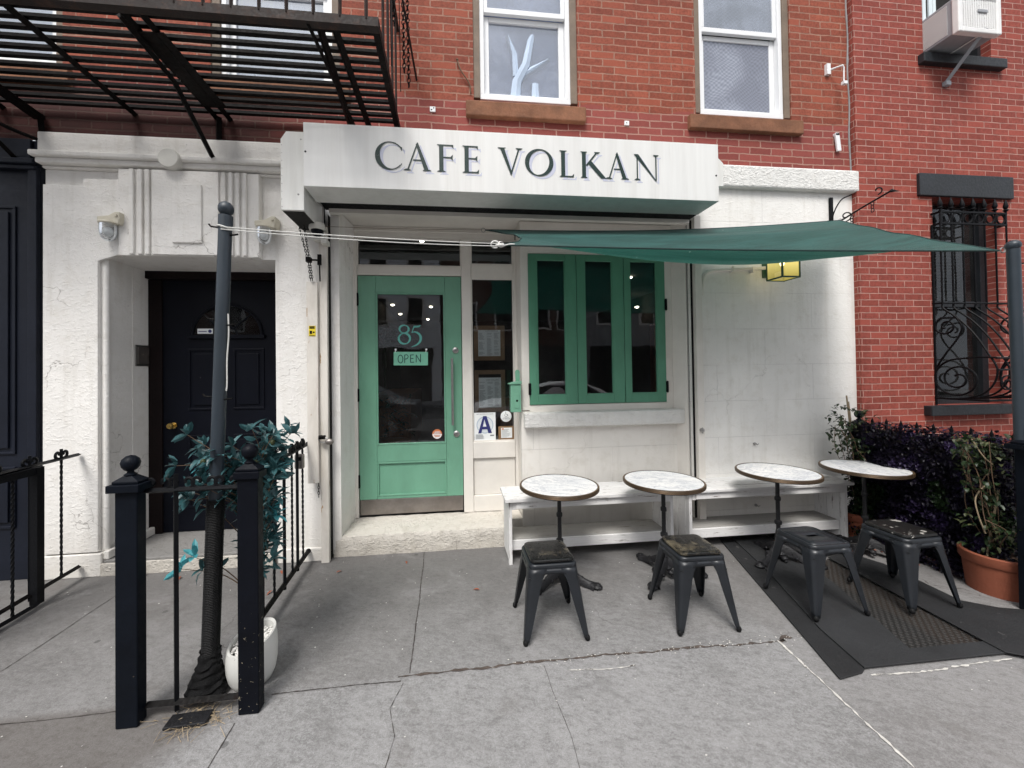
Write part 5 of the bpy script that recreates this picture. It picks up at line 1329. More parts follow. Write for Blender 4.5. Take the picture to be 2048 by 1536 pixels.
# ================================================================== SHADE SAIL AND POLES
sail = thing('shade_sail', 'dark green fabric shade sail stretched over the bistro tables', 'shade sail', (2.1, 2.9, 2.6))
A_, B_, C_, D_ = Vector((.335, 3.45, 2.918)), Vector((.365, 2.52, 2.478)), Vector((3.80, 3.36, 3.07)), Vector((3.715, 2.22, 2.415))
NU, NV = 110, 60; vs = []; fs = []
def sailpt(u, v):
    p = (B_.lerp(D_, u)).lerp(A_.lerp(C_, u), v)
    # curved-in edges
    p += (D_ - B_) * 0 + Vector((.21 * (1 - u) ** 2 * sin(pi * v) - .10 * u ** 3 * sin(pi * v), .03 * sin(pi * u) * (1 - v) ** 2 - .02 * sin(pi * u) * v * v, 0))
    sag = .150 * sin(pi * u) * sin(pi * min(1, v * 1.45)) * (v < .69) + .02 * sin(pi * u) + .035 * sin(pi * u) * v
    p.z -= sag * (.25 + .75 * min(1, v * 6))
    p.z += .010 * noise.noise(Vector((u * 3.0, v * 9.0, 1.3))) * sin(pi * u) * sin(pi * v) * 2
    p.z += .0045 * sin(v * 21 + 3 * noise.noise(Vector((u * 4, v * 2, 5)))) * (math.exp(-u * 4.5) + math.exp(-(1 - u) * 4.5) + .35) * sin(pi * v)
    return p
for j in range(NV + 1):
    for i in range(NU + 1): vs.append(sailpt(i / NU, j / NV))
for j in range(NV):
    for i in range(NU): a = j * (NU + 1) + i; fs.append((a, a + 1, a + NU + 2, a + NU + 1))
q = B(); q.add(vs, fs, True); q.build('sail_cloth', 'sail', sail)
q = B(); loop = [sailpt(i / 40, 0) for i in range(41)] + [sailpt(1, i / 20) for i in range(1, 21)] + [sailpt(1 - i / 40, 1) for i in range(1, 41)] + [sailpt(0, 1 - i / 20) for i in range(1, 21)]
q.tube([p + Vector((0, 0, -.001)) for p in loop], .006, 6, cap=False); q.build('sail_hem', 'hem', sail)
for c in (A_, B_, C_, D_):
    q = B(); d = (Vector((2.1, 2.9, c.z)) - c).normalized() * -.022
    q.tube([c + d + Vector((.018 * cos(a), 0, .018 * sin(a))) for a in [2 * pi * k / 14 for k in range(15)]], .004, 6, cap=False); q.build('corner_ring', 'steel', sail)
rp = thing('sail_rope', 'white cord from the grey pole on the left to the shade sail', 'rope', (-.4, 2.3, 2.44))
P0 = Vector((-1.165, 2.115, 2.405)); Bk = B_ + Vector((-.03, -.005, 0))
def sagline(a, b, s_, n=20): return [a.lerp(b, i / n) + Vector((0, 0, -s_ * 4 * (i / n) * (1 - i / n))) for i in range(n + 1)]
q = B(); q.tube(sagline(P0, Bk + Vector((-.02, 0, .006)), .010), .0030, 6); q.build('cord_strand', 'rope', rp)
q = B(); q.tube(sagline(P0 + Vector((0, 0, -.012)), Bk + Vector((-.02, 0, -.010)), .016), .0030, 6); q.build('cord_strand', 'rope', rp)
q = B(); q.tube([Vector((-1.160, 2.15, 2.41)) + Vector((.036 * cos(a), .036 * sin(a), .006 * sin(a * 2))) for a in [2 * pi * k / 20 for k in range(21)]], .0045, 6, cap=False); q.build('cord_loop', 'rope', rp)
q = B(); q.tube([Bk + Vector((.026 * cos(a) - .03, 0, .022 * sin(a))) for a in [2 * pi * k / 14 for k in range(13)]], .006, 6); q.ball(Bk + Vector((.005, -.005, -.006)), .017, 10, (2.0, .8, .8)); q.tube([Bk + Vector((.03, 0, -.005)), Bk + Vector((.07, 0, .004)), Bk + Vector((.10, 0, .004))], .0045, 6); q.build('cord_knot', 'rope', rp)
tr_ = thing('guy_line', 'thin grey line from the camera to the rear corner of the shade sail', 'rope', (-.4, 3.45, 2.9))
q = B(); q.tube(sagline(Vector((-1.08, 3.50, 2.93)), A_ + Vector((-.04, 0, 0)), .006), .002, 5); q.build('line_strand', 'twig', tr_)
q = B(); q.tube(sagline(C_, Vector((3.905, 3.52, 3.09)), .0, 4), .004, 5); q.build('cord_tie', 'rope', tr_)

gp = thing('grey_pole', 'tall slate grey pole with ball top wrapped in black cord at the left', 'pole', (-1.255, 2.15, 0))
PT = Vector((-1.159, 2.15, 2.475)); PB = Vector((-1.252, 2.15, .0))
def onp(z): return PB.lerp(PT, z / 2.475)
q = B(); q.tube([onp(.06), onp(2.41)], .0315, 20); q.tube([onp(2.405), onp(2.475)], .0335, 20); q.build('pole_shaft', 'pole_grey', gp)
q = B(); q.ball(onp(2.512), .037, 18, (1, 1, 1.05)); q.build('ball_finial', 'pole_grey', gp)
for z, d in ((2.41, -1), (2.37, 1), (1.93, -1), (1.90, 1), (1.53, -1), (1.515, 1)):
    p = onp(z); q = B(); q.tube([p + Vector((d * .03, -.01, 0)), p + Vector((d * .062, -.015, .003)), p + Vector((d * .072, -.015, .010 * (1 - .5 * d)))], .0045, 6); q.build('cord_hook', 'rust_iron', gp)
q = B(); q.tube(bez([onp(1.96) + Vector((.034, -.01, 0)), onp(1.85) + Vector((.040, -.01, 0)), onp(1.72) + Vector((.036, -.01, 0)), onp(1.60) + Vector((.040, -.01, 0)), onp(1.56) + Vector((.038, -.01, 0))]), .0035, 5); q.build('loose_cord', 'rope', gp)
q = B(); hp = []
nt2 = 95
for i in range(nt2 * 12):
    f = i / (nt2 * 12); z = .20 + f * .80; a = 2 * pi * nt2 * f; c = onp(z); hp.append(c + Vector(((.036) * cos(a), .036 * sin(a), 0)))
q.tube(hp, .0056, 5)
q.tube([onp(.2), onp(1.0)], .0345, 18); q.build('cord_wrap', 'wrap', gp)
q = B(); n1, n2 = 40, 22; vs = []; fs = []
for j in range(n2 + 1):
    f = j / n2; z = .235 - .205 * f; r = .040 + .050 * f ** 1.4 + 0
    for i in range(n1):
        a = 2 * pi * i / n1; rr = r * (1 + .10 * noise.noise(Vector((cos(a) * 2, sin(a) * 2, f * 9)))) + .0045 * sin(a * 2 + f * 34) + .005 * noise.noise(Vector((a * 3, f * 14, 4)))
        c = onp(max(z, .03)); vs.append((c.x + rr * cos(a) * 1.08 - .012 * f, c.y + rr * sin(a) * .9, z + .018 * noise.noise(Vector((a * 1.2, f * 4, 2)))))
for j in range(n2):
    for i in range(n1): a = j * n1 + i; b_ = j * n1 + (i + 1) % n1; fs.append((a, b_, b_ + n1, a + n1))
q.add(vs, fs, True); q.build('cloth_bundle', 'cloth_black', gp)
q = B(); q.box(-1.34, -1.16, 1.955, 2.03, .006, .02, Matrix.Rotation(.05, 3, 'Z')); q.build('base_plate', 'cast', gp, bevel=.003)
dg_ = B(); r = random.Random(9)
for i in range(150):
    x = r.gauss(-1.22, .075); y = r.gauss(2.0, .05); a = r.uniform(0, 6.28); l = r.uniform(.02, .07)
    dg_.tube([(x, y, .006 + .012 * r.random()), (x + l * cos(a), y + l * sin(a), .004 + .018 * r.random())], .0011, 3)
kind(tag(dg_.build('dry_grass', 'cane', org=(-1.2, 2.0, 0)), 'dry grass and straw caught at the foot of the grey pole', 'grass'), 'stuff')

rpole = thing('grey_pole', 'slate grey pole with ball top holding the right corner of the sail', 'pole', (3.82, 2.2, 0))
q = B(); q.tube([(3.835, 2.2, 0), (3.80, 2.2, 2.42)], .0315, 20); q.build('pole_shaft', 'pole_grey', rpole)
q = B(); q.ball((3.80, 2.2, 2.445), .038, 18, (1, 1, .95)); q.build('ball_finial', 'pole_grey', rpole)
for z in (2.32, 2.0):
    q = B(); q.tube([(3.83, 2.19, z), (3.87, 2.17, z), (3.885, 2.16, z + .012)], .005, 6); q.build('cord_hook', 'rust_iron', rpole)

# ================================================================== IRON POSTS AND RAILINGS
def iron_post(x0, y0, z1, label, cap=.02, body='post_paint', w=.096, nm='iron_post', d=.060):
    t = thing(nm, label, 'post', (x0 + w / 2, y0 + w / 2, 0))
    q = B(); q.box(x0, x0 + w, y0, y0 + d, 0, z1); q.build('post_shaft', body, t, bevel=.006, seg=3)
    q = B(); c = (x0 + w / 2, y0 + d / 2)
    q.box(x0 - cap, x0 + w + cap, y0 - cap, y0 + d + cap, z1, z1 + .035)
    h = w / 2 + cap * .4; z = z1 + .036; k_ = d / w; q.box(c[0] - h, c[0] + h, c[1] - h * k_, c[1] + h * k_, z, z + .012)
    q.add([(c[0] - h, c[1] - h * k_, z + .012), (c[0] + h, c[1] - h * k_, z + .012), (c[0] + h, c[1] + h * k_, z + .012), (c[0] - h, c[1] + h * k_, z + .012), (c[0] - .02, c[1] - .02, z + .035), (c[0] + .02, c[1] - .02, z + .035), (c[0] + .02, c[1] + .02, z + .035), (c[0] - .02, c[1] + .02, z + .035)], [(0, 1, 5, 4), (1, 2, 6, 5), (2, 3, 7, 6), (3, 0, 4, 7), (4, 5, 6, 7)])
    q.build('post_cap', body, t, bevel=.003)
    q = B(); q.lathe([(.022, z + .033), (.026, z + .040), (.014, z + .048), (.013, z + .056), (.024, z + .062), (.034, z + .076), (.038, z + .094), (.033, z + .112), (.018, z + .126), (0, z + .131)], (c[0], c[1], 0), 20); q.build('ball_finial', body, t)
    return t
iron_post(-1.568, 1.992, 1.10, 'square black iron post with ball finial, leftmost at the pavement', .022)
p2 = iron_post(-1.036, 2.0, 1.135, 'paint chipped square black post in front of the teal plant', .012, 'post_chipped')
iron_post(3.775, 2.10, 1.07, 'thick black iron post at the right edge beside the terracotta pot', .030, w=.11, d=.11)
iron_post(3.95, 3.36, 1.04, 'black iron post with ball finial against the red brick corner', .022, w=.10)
def scrolls(b, p, d, r=.030, t=.006):
    """pair of C scrolls centred at p along direction d (unit, horizontal)"""
    for s_ in (-1, 1):
        pts = []
        for a, c in spiral(r, r * .35, -pi / 2, pi * 1.15, 20):
            pts.append(Vector(p) + Vector(d) * (s_ * (r * 1.05) + a * s_) + Vector((0, 0, r + c + .006)))
        b.tube(pts, t, 5, flat=(1, 1.6))
def railing(name, label, P0, P1, z0, z1, bars, tw, scr=True, every=1, lean=0, post_out=0.0):
    """bars: list of fractions along the run"""
    P0, P1 = Vector(P0), Vector(P1); d = (P1 - P0).normalized()
    t = thing(name, label, 'railing', (P0.x, P0.y, 0))
    q = B(); q.tube([P0 + Vector((0, 0, z1)), P1 + Vector((0, 0, z1))], .016, 4, flat=(1.3, .8)); q.build('top_rail', 'black_iron', t)
    q = B(); q.tube([P0 + Vector((0, 0, z0)), P1 + Vector((0, 0, z0))], .018, 4, flat=(1.2, .9)); q.build('bottom_rail', 'rust_iron', t)
    for k, f in enumerate(bars):
        c = P0.lerp(P1, f); b = B()
        top = z1 + .075
        if tw and k % 2 == 0:
            twisted(b, c + Vector((0, 0, z0)), c + Vector((0, 0, z1)), .0125, 22); b.sqtube([c + Vector((0, 0, z1)), c + Vector((0, 0, top))], .018)
        else: b.sqtube([c + Vector((0, 0, z0 - .04)), c + Vector((0, 0, top))], .017)
        b.build('baluster', 'black_iron', t)
        if scr:
            b = B(); scrolls(b, c + Vector((0, 0, z1)), d, .028, .0075); b.build('scroll', 'black_iron', t)
    return t
railing('iron_railing', 'black iron railing with scrolls between the two front posts', (-1.47, 2.05, 0), (-1.036, 2.05, 0), .058, 1.085, [.30], False, scr=False)
fr_ = bpy.data.objects['iron_railing']
for i in range(4):
    b = B(); scrolls(b, (-1.42 + i * .105, 2.05, 1.085), (1, 0, 0), .030, .0055); b.build('scroll', 'black_iron', fr_)
R2 = railing('iron_railing', 'black twisted bar railing running from the cafe wall to the grey pole', (-1.245, 3.53, 0), (-1.20, 2.25, 0), .10, 1.025, [(3.53 - y) / 1.28 for y in (3.397, 3.271, 3.156, 3.002, 2.82, 2.64, 2.46)], True)
q = B(); q.ball((-1.245, 3.53, .10), .022, 8); q.ball((-1.245, 3.53, 1.03), .020, 8); q.build('rail_end', 'black_iron', R2)
R3 = railing('iron_railing', 'black iron railing with scrolls at the far left in front of the dark shopfront', (-3.02, 3.50, 0), (-2.90, 2.3, 0), .10, 1.01, [.13, .34, .55, .76, .95], True)
gt = thing('iron_gate', 'open black iron gate with heavy frame at the far left edge', 'gate', (-2.95, 3.1, 0))
q = B(); q.box(-2.975, -2.925, 3.085, 3.135, .03, 1.0); q.build('gate_stile', 'black_iron', gt)
q = B(); q.box(-2.97, -2.93, 2.2, 3.084, .95, 1.0); q.build('gate_top_rail', 'black_iron', gt)
q = B(); q.sqtube([(-2.93, 3.09, .035), (-2.90, 2.2, .035)], .022); q.build('gate_bottom_rail', 'black_iron', gt)
for y in (2.95, 2.72, 2.5):
    q = B(); twisted(q, (-2.945, y, .03), (-2.945, y, .95), .013, 24); q.build('baluster', 'black_iron', gt)
for y in (2.84, 2.60):
    q = B(); q.sqtube([(-2.945, y, .02), (-2.945, y, .96)], .028); q.build('baluster', 'black_iron', gt)
lk = thing('lock_box', 'grey key lock box hanging on the twisted railing', 'lock box', (-1.235, 3.33, .95))
q = B(); q.box(-1.27, -1.20, 3.30, 3.345, .865, .985); q.build('box_body', 'kick', lk, bevel=.012, seg=3)
q = B(); q.box(-1.255, -1.215, 3.294, 3.30, .935, .965); q.build('dial_window', 'black_iron', lk, bevel=.002)
q = B(); q.tube([(-1.26, 3.32, .985), (-1.258, 3.32, 1.03), (-1.235, 3.32, 1.045), (-1.212, 3.32, 1.03), (-1.21, 3.32, .985)], .006, 6); q.build('shackle', 'black_iron', lk)

# ================================================================== TEAL PLANT IN WHITE POT
wp = thing('flower_pot', 'slanted white ceramic pot with pebbles behind the chipped post', 'pot', (-1.085, 2.33, 0))
q = B(); n1 = 40; vs = []; fs = []; prof = [(0, .085), (.008, .098), (.04, .112), (.09, .121), (.14, .123), (.19, .120), (.225, .114)]
cxp, cyp = -1.083, 2.235
def ringp(r, z, tilt):
    return [(cxp + r * cos(2 * pi * i / n1), cyp + r * sin(2 * pi * i / n1), z + tilt * (r * cos(2 * pi * i / n1) * .24 + r * sin(2 * pi * i / n1) * .22)) for i in range(n1)]
rings = [ringp(r, z, min(1, z / .225) ** 2) for z, r in prof] + [ringp(.102, .222, 1), ringp(.098, .17, .9)]
for rg in rings: vs += rg
for j in range(len(rings) - 1):
    for i in range(n1): a = j * n1 + i; b_ = j * n1 + (i + 1) % n1; fs.append((a, b_, b_ + n1, a + n1))
fs.append(tuple(range(n1))[::-1])
q.add(vs, fs, True); q.build('pot_body', 'pot_white', wp)
pb = B(); r = random.Random(4)
for i in range(260):
    a = r.uniform(0, 6.28); rr = .094 * sqrt(r.random()); x, y = rr * cos(a), rr * sin(a); z = .196 + x * .22 + y * .20 + r.uniform(-.006, .010)
    pb.ball((cxp + x, cyp + y, z), r.uniform(.006, .012), 6, (1, r.uniform(.6, 1), .6))
kind(tag(pb.build('pebbles', 'pebble', org=(cxp, cyp, .26)), 'white and grey pebbles filling the slanted white pot', 'pebbles'), 'stuff')
rt = random.Random(12)
tp = thing('potted_olive', 'artificial teal leaved shrub growing from the white pot behind the posts', 'plant', (cxp, cyp, .27))
stems = B(); lv = B(); lc = B(); lo = B()
def whorl(p, d, L, W, n, lb, rnd, spread=.75):
    d = Vector(d).normalized(); u = d.cross(Vector((0, 0, 1)));
    if u.length < .05: u = Vector((1, 0, 0))
    u.normalize(); v = d.cross(u)
    for k in range(n):
        a = 2 * pi * k / n + rnd.uniform(-.3, .3); dr = d * rnd.uniform(.2, .7) + (u * cos(a) + v * sin(a)) * spread
        leaf(lb, p, dr, L * rnd.uniform(.75, 1.1), W * rnd.uniform(.8, 1.15), (0, 0, 1) if rnd.random() < .7 else u, rnd.uniform(.05, .35), .18)
tips = []
trunk = bez([(cxp, cyp, .17), (-1.10, 2.27, .5), (-1.07, 2.28, .8), (-1.09, 2.28, 1.05)], 6)
stems.tube(trunk, [.013 - .007 * i / (len(trunk) - 1) for i in range(len(trunk))], 6)
targets = []
for i in range(18): targets.append((rt.gauss(-1.28, .085), rt.uniform(2.13, 2.3), rt.uniform(.98, 1.26)))       # left mass
for i in range(17): targets.append((rt.gauss(-1.075, .07), rt.uniform(2.2, 2.45), rt.uniform(1.0, 1.32)))      # right mass
for i in range(8): targets.append((rt.uniform(-1.02, -.95), rt.uniform(2.2, 2.35), rt.uniform(1.05, 1.32)))
for i in range(17): targets.append((rt.gauss(-1.0, .025), rt.uniform(2.15, 2.3), rt.uniform(.55, 1.08)))      # falls at the right of the post
for i in range(12): targets.append((rt.gauss(-1.07, .05), rt.uniform(2.2, 2.4), rt.uniform(.5, 1.0)))
tgt_explicit = [(-1.33, 2.12, 1.34), (-1.37, 2.1, 1.19), (-1.31, 2.09, 1.02), (-1.21, 2.1, 1.06), (-1.36, 2.12, .665), (-1.31, 2.14, .71), (-.955, 2.2, 1.31), (-1.06, 2.2, 1.35), (-.945, 2.2, .88), (-.955, 2.2, .65)]
allt = targets + tgt_explicit
for k, t_ in enumerate(allt):
    t_ = Vector(t_); zb = max(.42, min(1.03, t_.z - rt.uniform(.12, .35)))
    b0 = min(trunk, key=lambda p: abs(p.z - zb)); mid = b0.lerp(t_, .5) + Vector((rt.uniform(-.03, .03), rt.uniform(-.03, .03), .04))
    br_ = bez([b0, mid, t_], 6); stems.tube(br_, [.0035 - .002 * i / (len(br_) - 1) for i in range(len(br_))], 5)
    d = (t_ - mid).normalized(); big = k >= len(targets) or t_.z > .95
    tgt = lv
    if k in (2, 11, 30) : tgt = lc
    if t_.z < .7 and rt.random() < .45 and k < len(targets): tgt = lo
    if k >= len(targets) and k - len(targets) in (4, 5, 8): tgt = lc
    L = .088 if big else .066; W = .029 if big else .019
    whorl(t_, d, L, W, rt.randint(5, 8), tgt, rt)
    for f in (.55, .82):
        p = br_[int(f * (len(br_) - 1))]
        if (p - b0).length > .05: whorl(p, d, L * .8, W * .9, rt.randint(2, 4), tgt if tgt is not lc else lv, rt, 1.0)
for p in trunk[4:]:
    whorl(p, (0, 0, 1), .06, .017, 3, lo, rt, 1.0)
stems.build('stem', 'twig', tp); lv.build('foliage', 'leaf_teal', tp)
o = lc.build('foliage', 'leaf_cyan', tp); o['label'] = 'faded bright cyan leaves'
o = lo.build('foliage', 'leaf_green', tp); o['label'] = 'dark green lower leaves'
q = B()
for p in ((-1.245, 2.10, 1.205), (-.955, 2.2, 1.275), (-1.02, 2.15, 1.18)): q.ball(p, .013, 10, (1, 1, 1.2))
q.build('small_fruit', 'leaf_olive', tp)

# ================================================================== HEDGE, FENCE AND POTS AT THE RIGHT
fc = thing('iron_fence', 'black spear topped iron fence hidden in the purple hedge', 'fence', (3.85, 2.7, 0))
FA, FB = Vector((4.00, 3.34, 0)), Vector((4.06, 2.28, 0))
for z in (.15, .98):
    q = B(); q.sqtube([FA + Vector((0, 0, z)), FB + Vector((0, 0, z))], .025); q.build('fence_rail', 'black_iron', fc)
for i in range(9):
    c = FA.lerp(FB, (i + .6) / 9.4); q = B(); q.sqtube([c + Vector((0, 0, .05)), c + Vector((0, 0, 1.07))], .014)
    q.lathe([(.007, 1.07), (.018, 1.085), (.010, 1.10), (.013, 1.11), (0, 1.155)], (c.x, c.y, 0), 8); q.build('fence_picket', 'black_iron', fc)
rh = random.Random(21); hl = B(); hg = B()
FD = (FB - FA).normalized(); FNn = Vector((FD.y, -FD.x, 0))
if FNn.x > 0: FNn = -FNn
for i in range(9500):
    u = rh.random(); z = .02 + 1.11 * rh.random() ** .92
    th = .15 + .05 * (1 - u) + .06 * noise.noise(Vector((u * 5, z * 4, 3))) + .03 * noise.noise(Vector((u * 16, z * 12, 5)))
    off = th * (1 if rh.random() < .82 else rh.uniform(-1, 1))
    zt = 1.10 + .035 * noise.noise(Vector((u * 9, 1, 1)))
    if z > zt: z = zt + rh.uniform(-.03, .01); off = th * rh.uniform(-1, 1)
    p = FA.lerp(FB, u * .97 + .01) + FNn * off + Vector((0, 0, z))
    d = FNn * rh.uniform(.2, 1) + Vector((0, 0, rh.uniform(-.6, .7))) + FD * rh.uniform(-.9, .9)
    g_leaf = noise.noise(Vector((u * 4 + 2, z * 3, 8))) > .42 or (u < .16 and z < .62 and rh.random() < .6)
    leaf(hg if g_leaf else hl, p, d, rh.uniform(.026, .048), rh.uniform(.016, .028), (0, 0, 1), rh.uniform(0, .5), .2)
hed = thing('hedge', 'dense purple black hedge growing over the iron fence at the right', 'hedge', (3.85, 2.75, 0))
hl.build('foliage', 'leaf_purple', hed); o = hg.build('foliage', 'leaf_green', hed); o['label'] = 'green leaves among the purple'
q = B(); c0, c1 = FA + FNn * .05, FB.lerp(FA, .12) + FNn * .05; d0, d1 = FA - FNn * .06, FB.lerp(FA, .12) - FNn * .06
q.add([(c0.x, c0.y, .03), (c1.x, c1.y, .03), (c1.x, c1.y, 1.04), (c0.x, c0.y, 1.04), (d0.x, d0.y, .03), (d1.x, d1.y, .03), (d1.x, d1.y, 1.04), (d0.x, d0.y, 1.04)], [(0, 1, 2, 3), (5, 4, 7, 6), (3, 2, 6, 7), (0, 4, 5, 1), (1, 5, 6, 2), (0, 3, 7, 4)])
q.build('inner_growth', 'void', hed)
def terracotta_pot(c, r0, r1, h, label):
    t = thing('flower_pot', label, 'pot', (c[0], c[1], 0), 'terracotta pots along the hedge')
    q = B(); zr = h * .74
    q.lathe([(r0, 0), (r0 + (r1 - r0) * .80 * .74, zr), (r1 - .006, zr + .002), (r1, zr + .012), (r1 + .004, h - .006), (r1 - .002, h), (r1 - .018, h), (r1 - .022, h - .035)], (c[0], c[1], 0), 40, cap=True); q.f.pop(); q.sm.pop()
    q.build('pot_body', 'terracotta', t)
    q = B(); n = 30; vs = [(c[0], c[1], h - .03)]
    vs += [(c[0] + (r1 - .02) * cos(2 * pi * i / n), c[1] + (r1 - .02) * sin(2 * pi * i / n), h - .035) for i in range(n)]
    q.add(vs, [(0, i + 1, (i + 1) % n + 1) for i in range(n)], True)
    rr_ = random.Random(int(c[0] * 100))
    for i in range(60):
        a = rr_.uniform(0, 6.28); rr = (r1 - .03) * sqrt(rr_.random()); leaf(q, (c[0] + rr * cos(a), c[1] + rr * sin(a), h - .028 + rr_.uniform(0, .015)), (cos(a * 3), sin(a * 3), .2), .045, .02)
    q.build('potting_soil', 'soil', t); return t
terracotta_pot((3.93, 2.40), .15, .185, .28, 'large terracotta pot at the right edge beside the thick post')
terracotta_pot((3.88, 3.30), .115, .15, .25, 'smaller terracotta pot tucked between the bench end and the hedge')
def climber(nm, label, c, h0, canes, boxs, nleaf, mats, seed, ls=(.03, .05)):
    t = thing(nm, label, 'plant', (c[0], c[1], h0)); rr = random.Random(seed)
    cb_ = B(); st_ = B(); la, lb2 = B(), B()
    for a, b_ in canes: cb_.tube([a, b_], .007, 6)
    if canes: cb_.build('support_cane', 'cane', t)
    runs = []
    for i in range(16):
        x0, x1, y0, y1, z0, z1 = boxs[i % len(boxs)]
        pts = [Vector((c[0] + rr.uniform(-.04, .04), c[1] + rr.uniform(-.04, .04), h0 - .03))]
        tgt = Vector((rr.uniform(x0, x1), rr.uniform(y0, y1), rr.uniform(z0 + .3 * (z1 - z0), z1)))
        for k in (.35, .7): pts.append(pts[0].lerp(tgt, k) + Vector((rr.uniform(-.06, .06), rr.uniform(-.06, .06), rr.uniform(0, .05))))
        pts.append(tgt); run = bez(pts, 6); st_.tube(run, .003, 4); runs.append(run)
    st_.build('stem', 'twig', t)
    for i in range(nleaf):
        if rr.random() < .5: p = rr.choice(rr.choice(runs)) + Vector((rr.gauss(0, .03), rr.gauss(0, .03), rr.gauss(0, .03)))
        else:
            x0, x1, y0, y1, z0, z1 = rr.choice(boxs); p = Vector((rr.uniform(x0, x1), rr.uniform(y0, y1), rr.uniform(z0, z1)))
            if noise.noise(p * 9) < -.05: continue
        leaf(la if rr.random() < .72 else lb2, p, (rr.uniform(-1, .6), rr.uniform(-1, .4), rr.uniform(-.6, .6)), rr.uniform(*ls), rr.uniform(*ls) * .6, (0, 0, 1), rr.uniform(0, .5), .2)
    la.build('foliage', mats[0], t); lb2.build('foliage', mats[1], t); return t
climber('climbing_plant', 'twiggy climber on canes against the white wall behind the fourth table', (3.88, 3.30), .25,
        [((3.88, 3.3, .22), (3.80, 3.33, 1.36)), ((3.90, 3.3, .22), (3.83, 3.34, 1.30)), ((3.84, 3.29, .22), (3.84, 3.33, 1.10))],
        [(3.60, 3.80, 3.2, 3.4, .92, 1.28), (3.74, 4.0, 3.12, 3.34, .55, 1.2), (3.8, 3.98, 3.1, 3.3, .25, .7), (3.60, 3.86, 3.18, 3.36, .80, 1.25)], 1150, ('leaf_green', 'leaf_olive'), 31, (.028, .05))
q = B()
for (x, y) in ((3.64, 3.3), (3.67, 3.33)):
    pass
climber('climbing_plant', 'leafy climber with bare canes in the large terracotta pot', (3.93, 2.40), .27,
        [((3.84, 2.40, .25), (3.90, 2.36, .78)), ((3.90, 2.42, .25), (3.94, 2.40, .9))],
        [(3.66, 3.95, 2.28, 2.5, .30, .8), (3.66, 3.95, 2.26, 2.5, .75, 1.15), (3.55, 3.8, 2.3, 2.45, 1.0, 1.18)], 640, ('leaf_green', 'leaf_olive'), 33, (.03, .055))
q = B(); q.tube(bez([(3.80, 2.36, .80), (3.70, 2.36, .70), (3.70, 2.35, .58), (3.74, 2.34, .45)]), .004, 5); q.tube(bez([(3.66, 2.35, 1.12), (3.72, 2.33, 1.0), (3.78, 2.32, .94)]), .004, 5)
cl2 = [o for o in bpy.data.objects if o.name.startswith('climbing_plant')][-1]; q.build('bare_vine', 'cane', cl2)

# ================================================================== MATS AND HATCH
hb = B(); hb.poly_xy([(2.60, 1.965), (3.09, 1.958), (3.16, 2.95), (2.86, 2.95)], .002, .009); kind(hb.build('hatch_plate', 'hatch', org=(2.85, 2.4, 0)))
o = bpy.data.objects['hatch_plate']; del o['kind']; tag(o, 'worn diamond plate steel cellar hatch between the rubber mats', 'hatch')
m1 = B(); m1.poly_xy([(2.003, 1.825), (2.162, 1.848), (2.32, 1.93), (2.85, 3.42), (2.542, 3.46)], .005, .012)
tag(m1.build('rubber_mat', 'mat_rubber', org=(2.2, 2.4, 0), bevel=.002), 'narrow dark rubber mat strip, leftmost on the pavement', 'mat')
m1 = B(); m1.poly_xy([(2.198, 1.868), (3.115, 1.862), (3.09, 1.955), (2.60, 1.960), (2.84, 2.62), (3.02, 3.44), (2.66, 3.44), (2.50, 2.85), (2.26, 2.18)], .0135, .021)
tag(m1.build('rubber_mat', 'mat_rubber2', org=(2.6, 2.2, 0), bevel=.002), 'dark rubber mat under the third stool wrapping the steel hatch', 'mat')
m1 = B(); m1.poly_xy([(3.075, 1.86), (3.25, 1.76), (4.6, 1.30), (4.6, 1.9), (3.60, 2.20), (3.46, 2.30), (3.50, 2.80), (3.40, 3.02), (3.16, 2.96)], .0225, .029)
tag(m1.build('rubber_mat', 'mat_rubber', org=(3.4, 2.3, 0), bevel=.002), 'dark rubber mat under the fourth stool running off to the right', 'mat')
m1 = B(); m1.poly_xy([(3.03, 2.97), (3.42, 3.05), (3.62, 3.40), (3.03, 3.44)], .0135, .020)
tag(m1.build('rubber_mat', 'mat_rubber2', org=(3.2, 3.2, 0), bevel=.002), 'short rubber mat piece under the right end of the bench', 'mat')

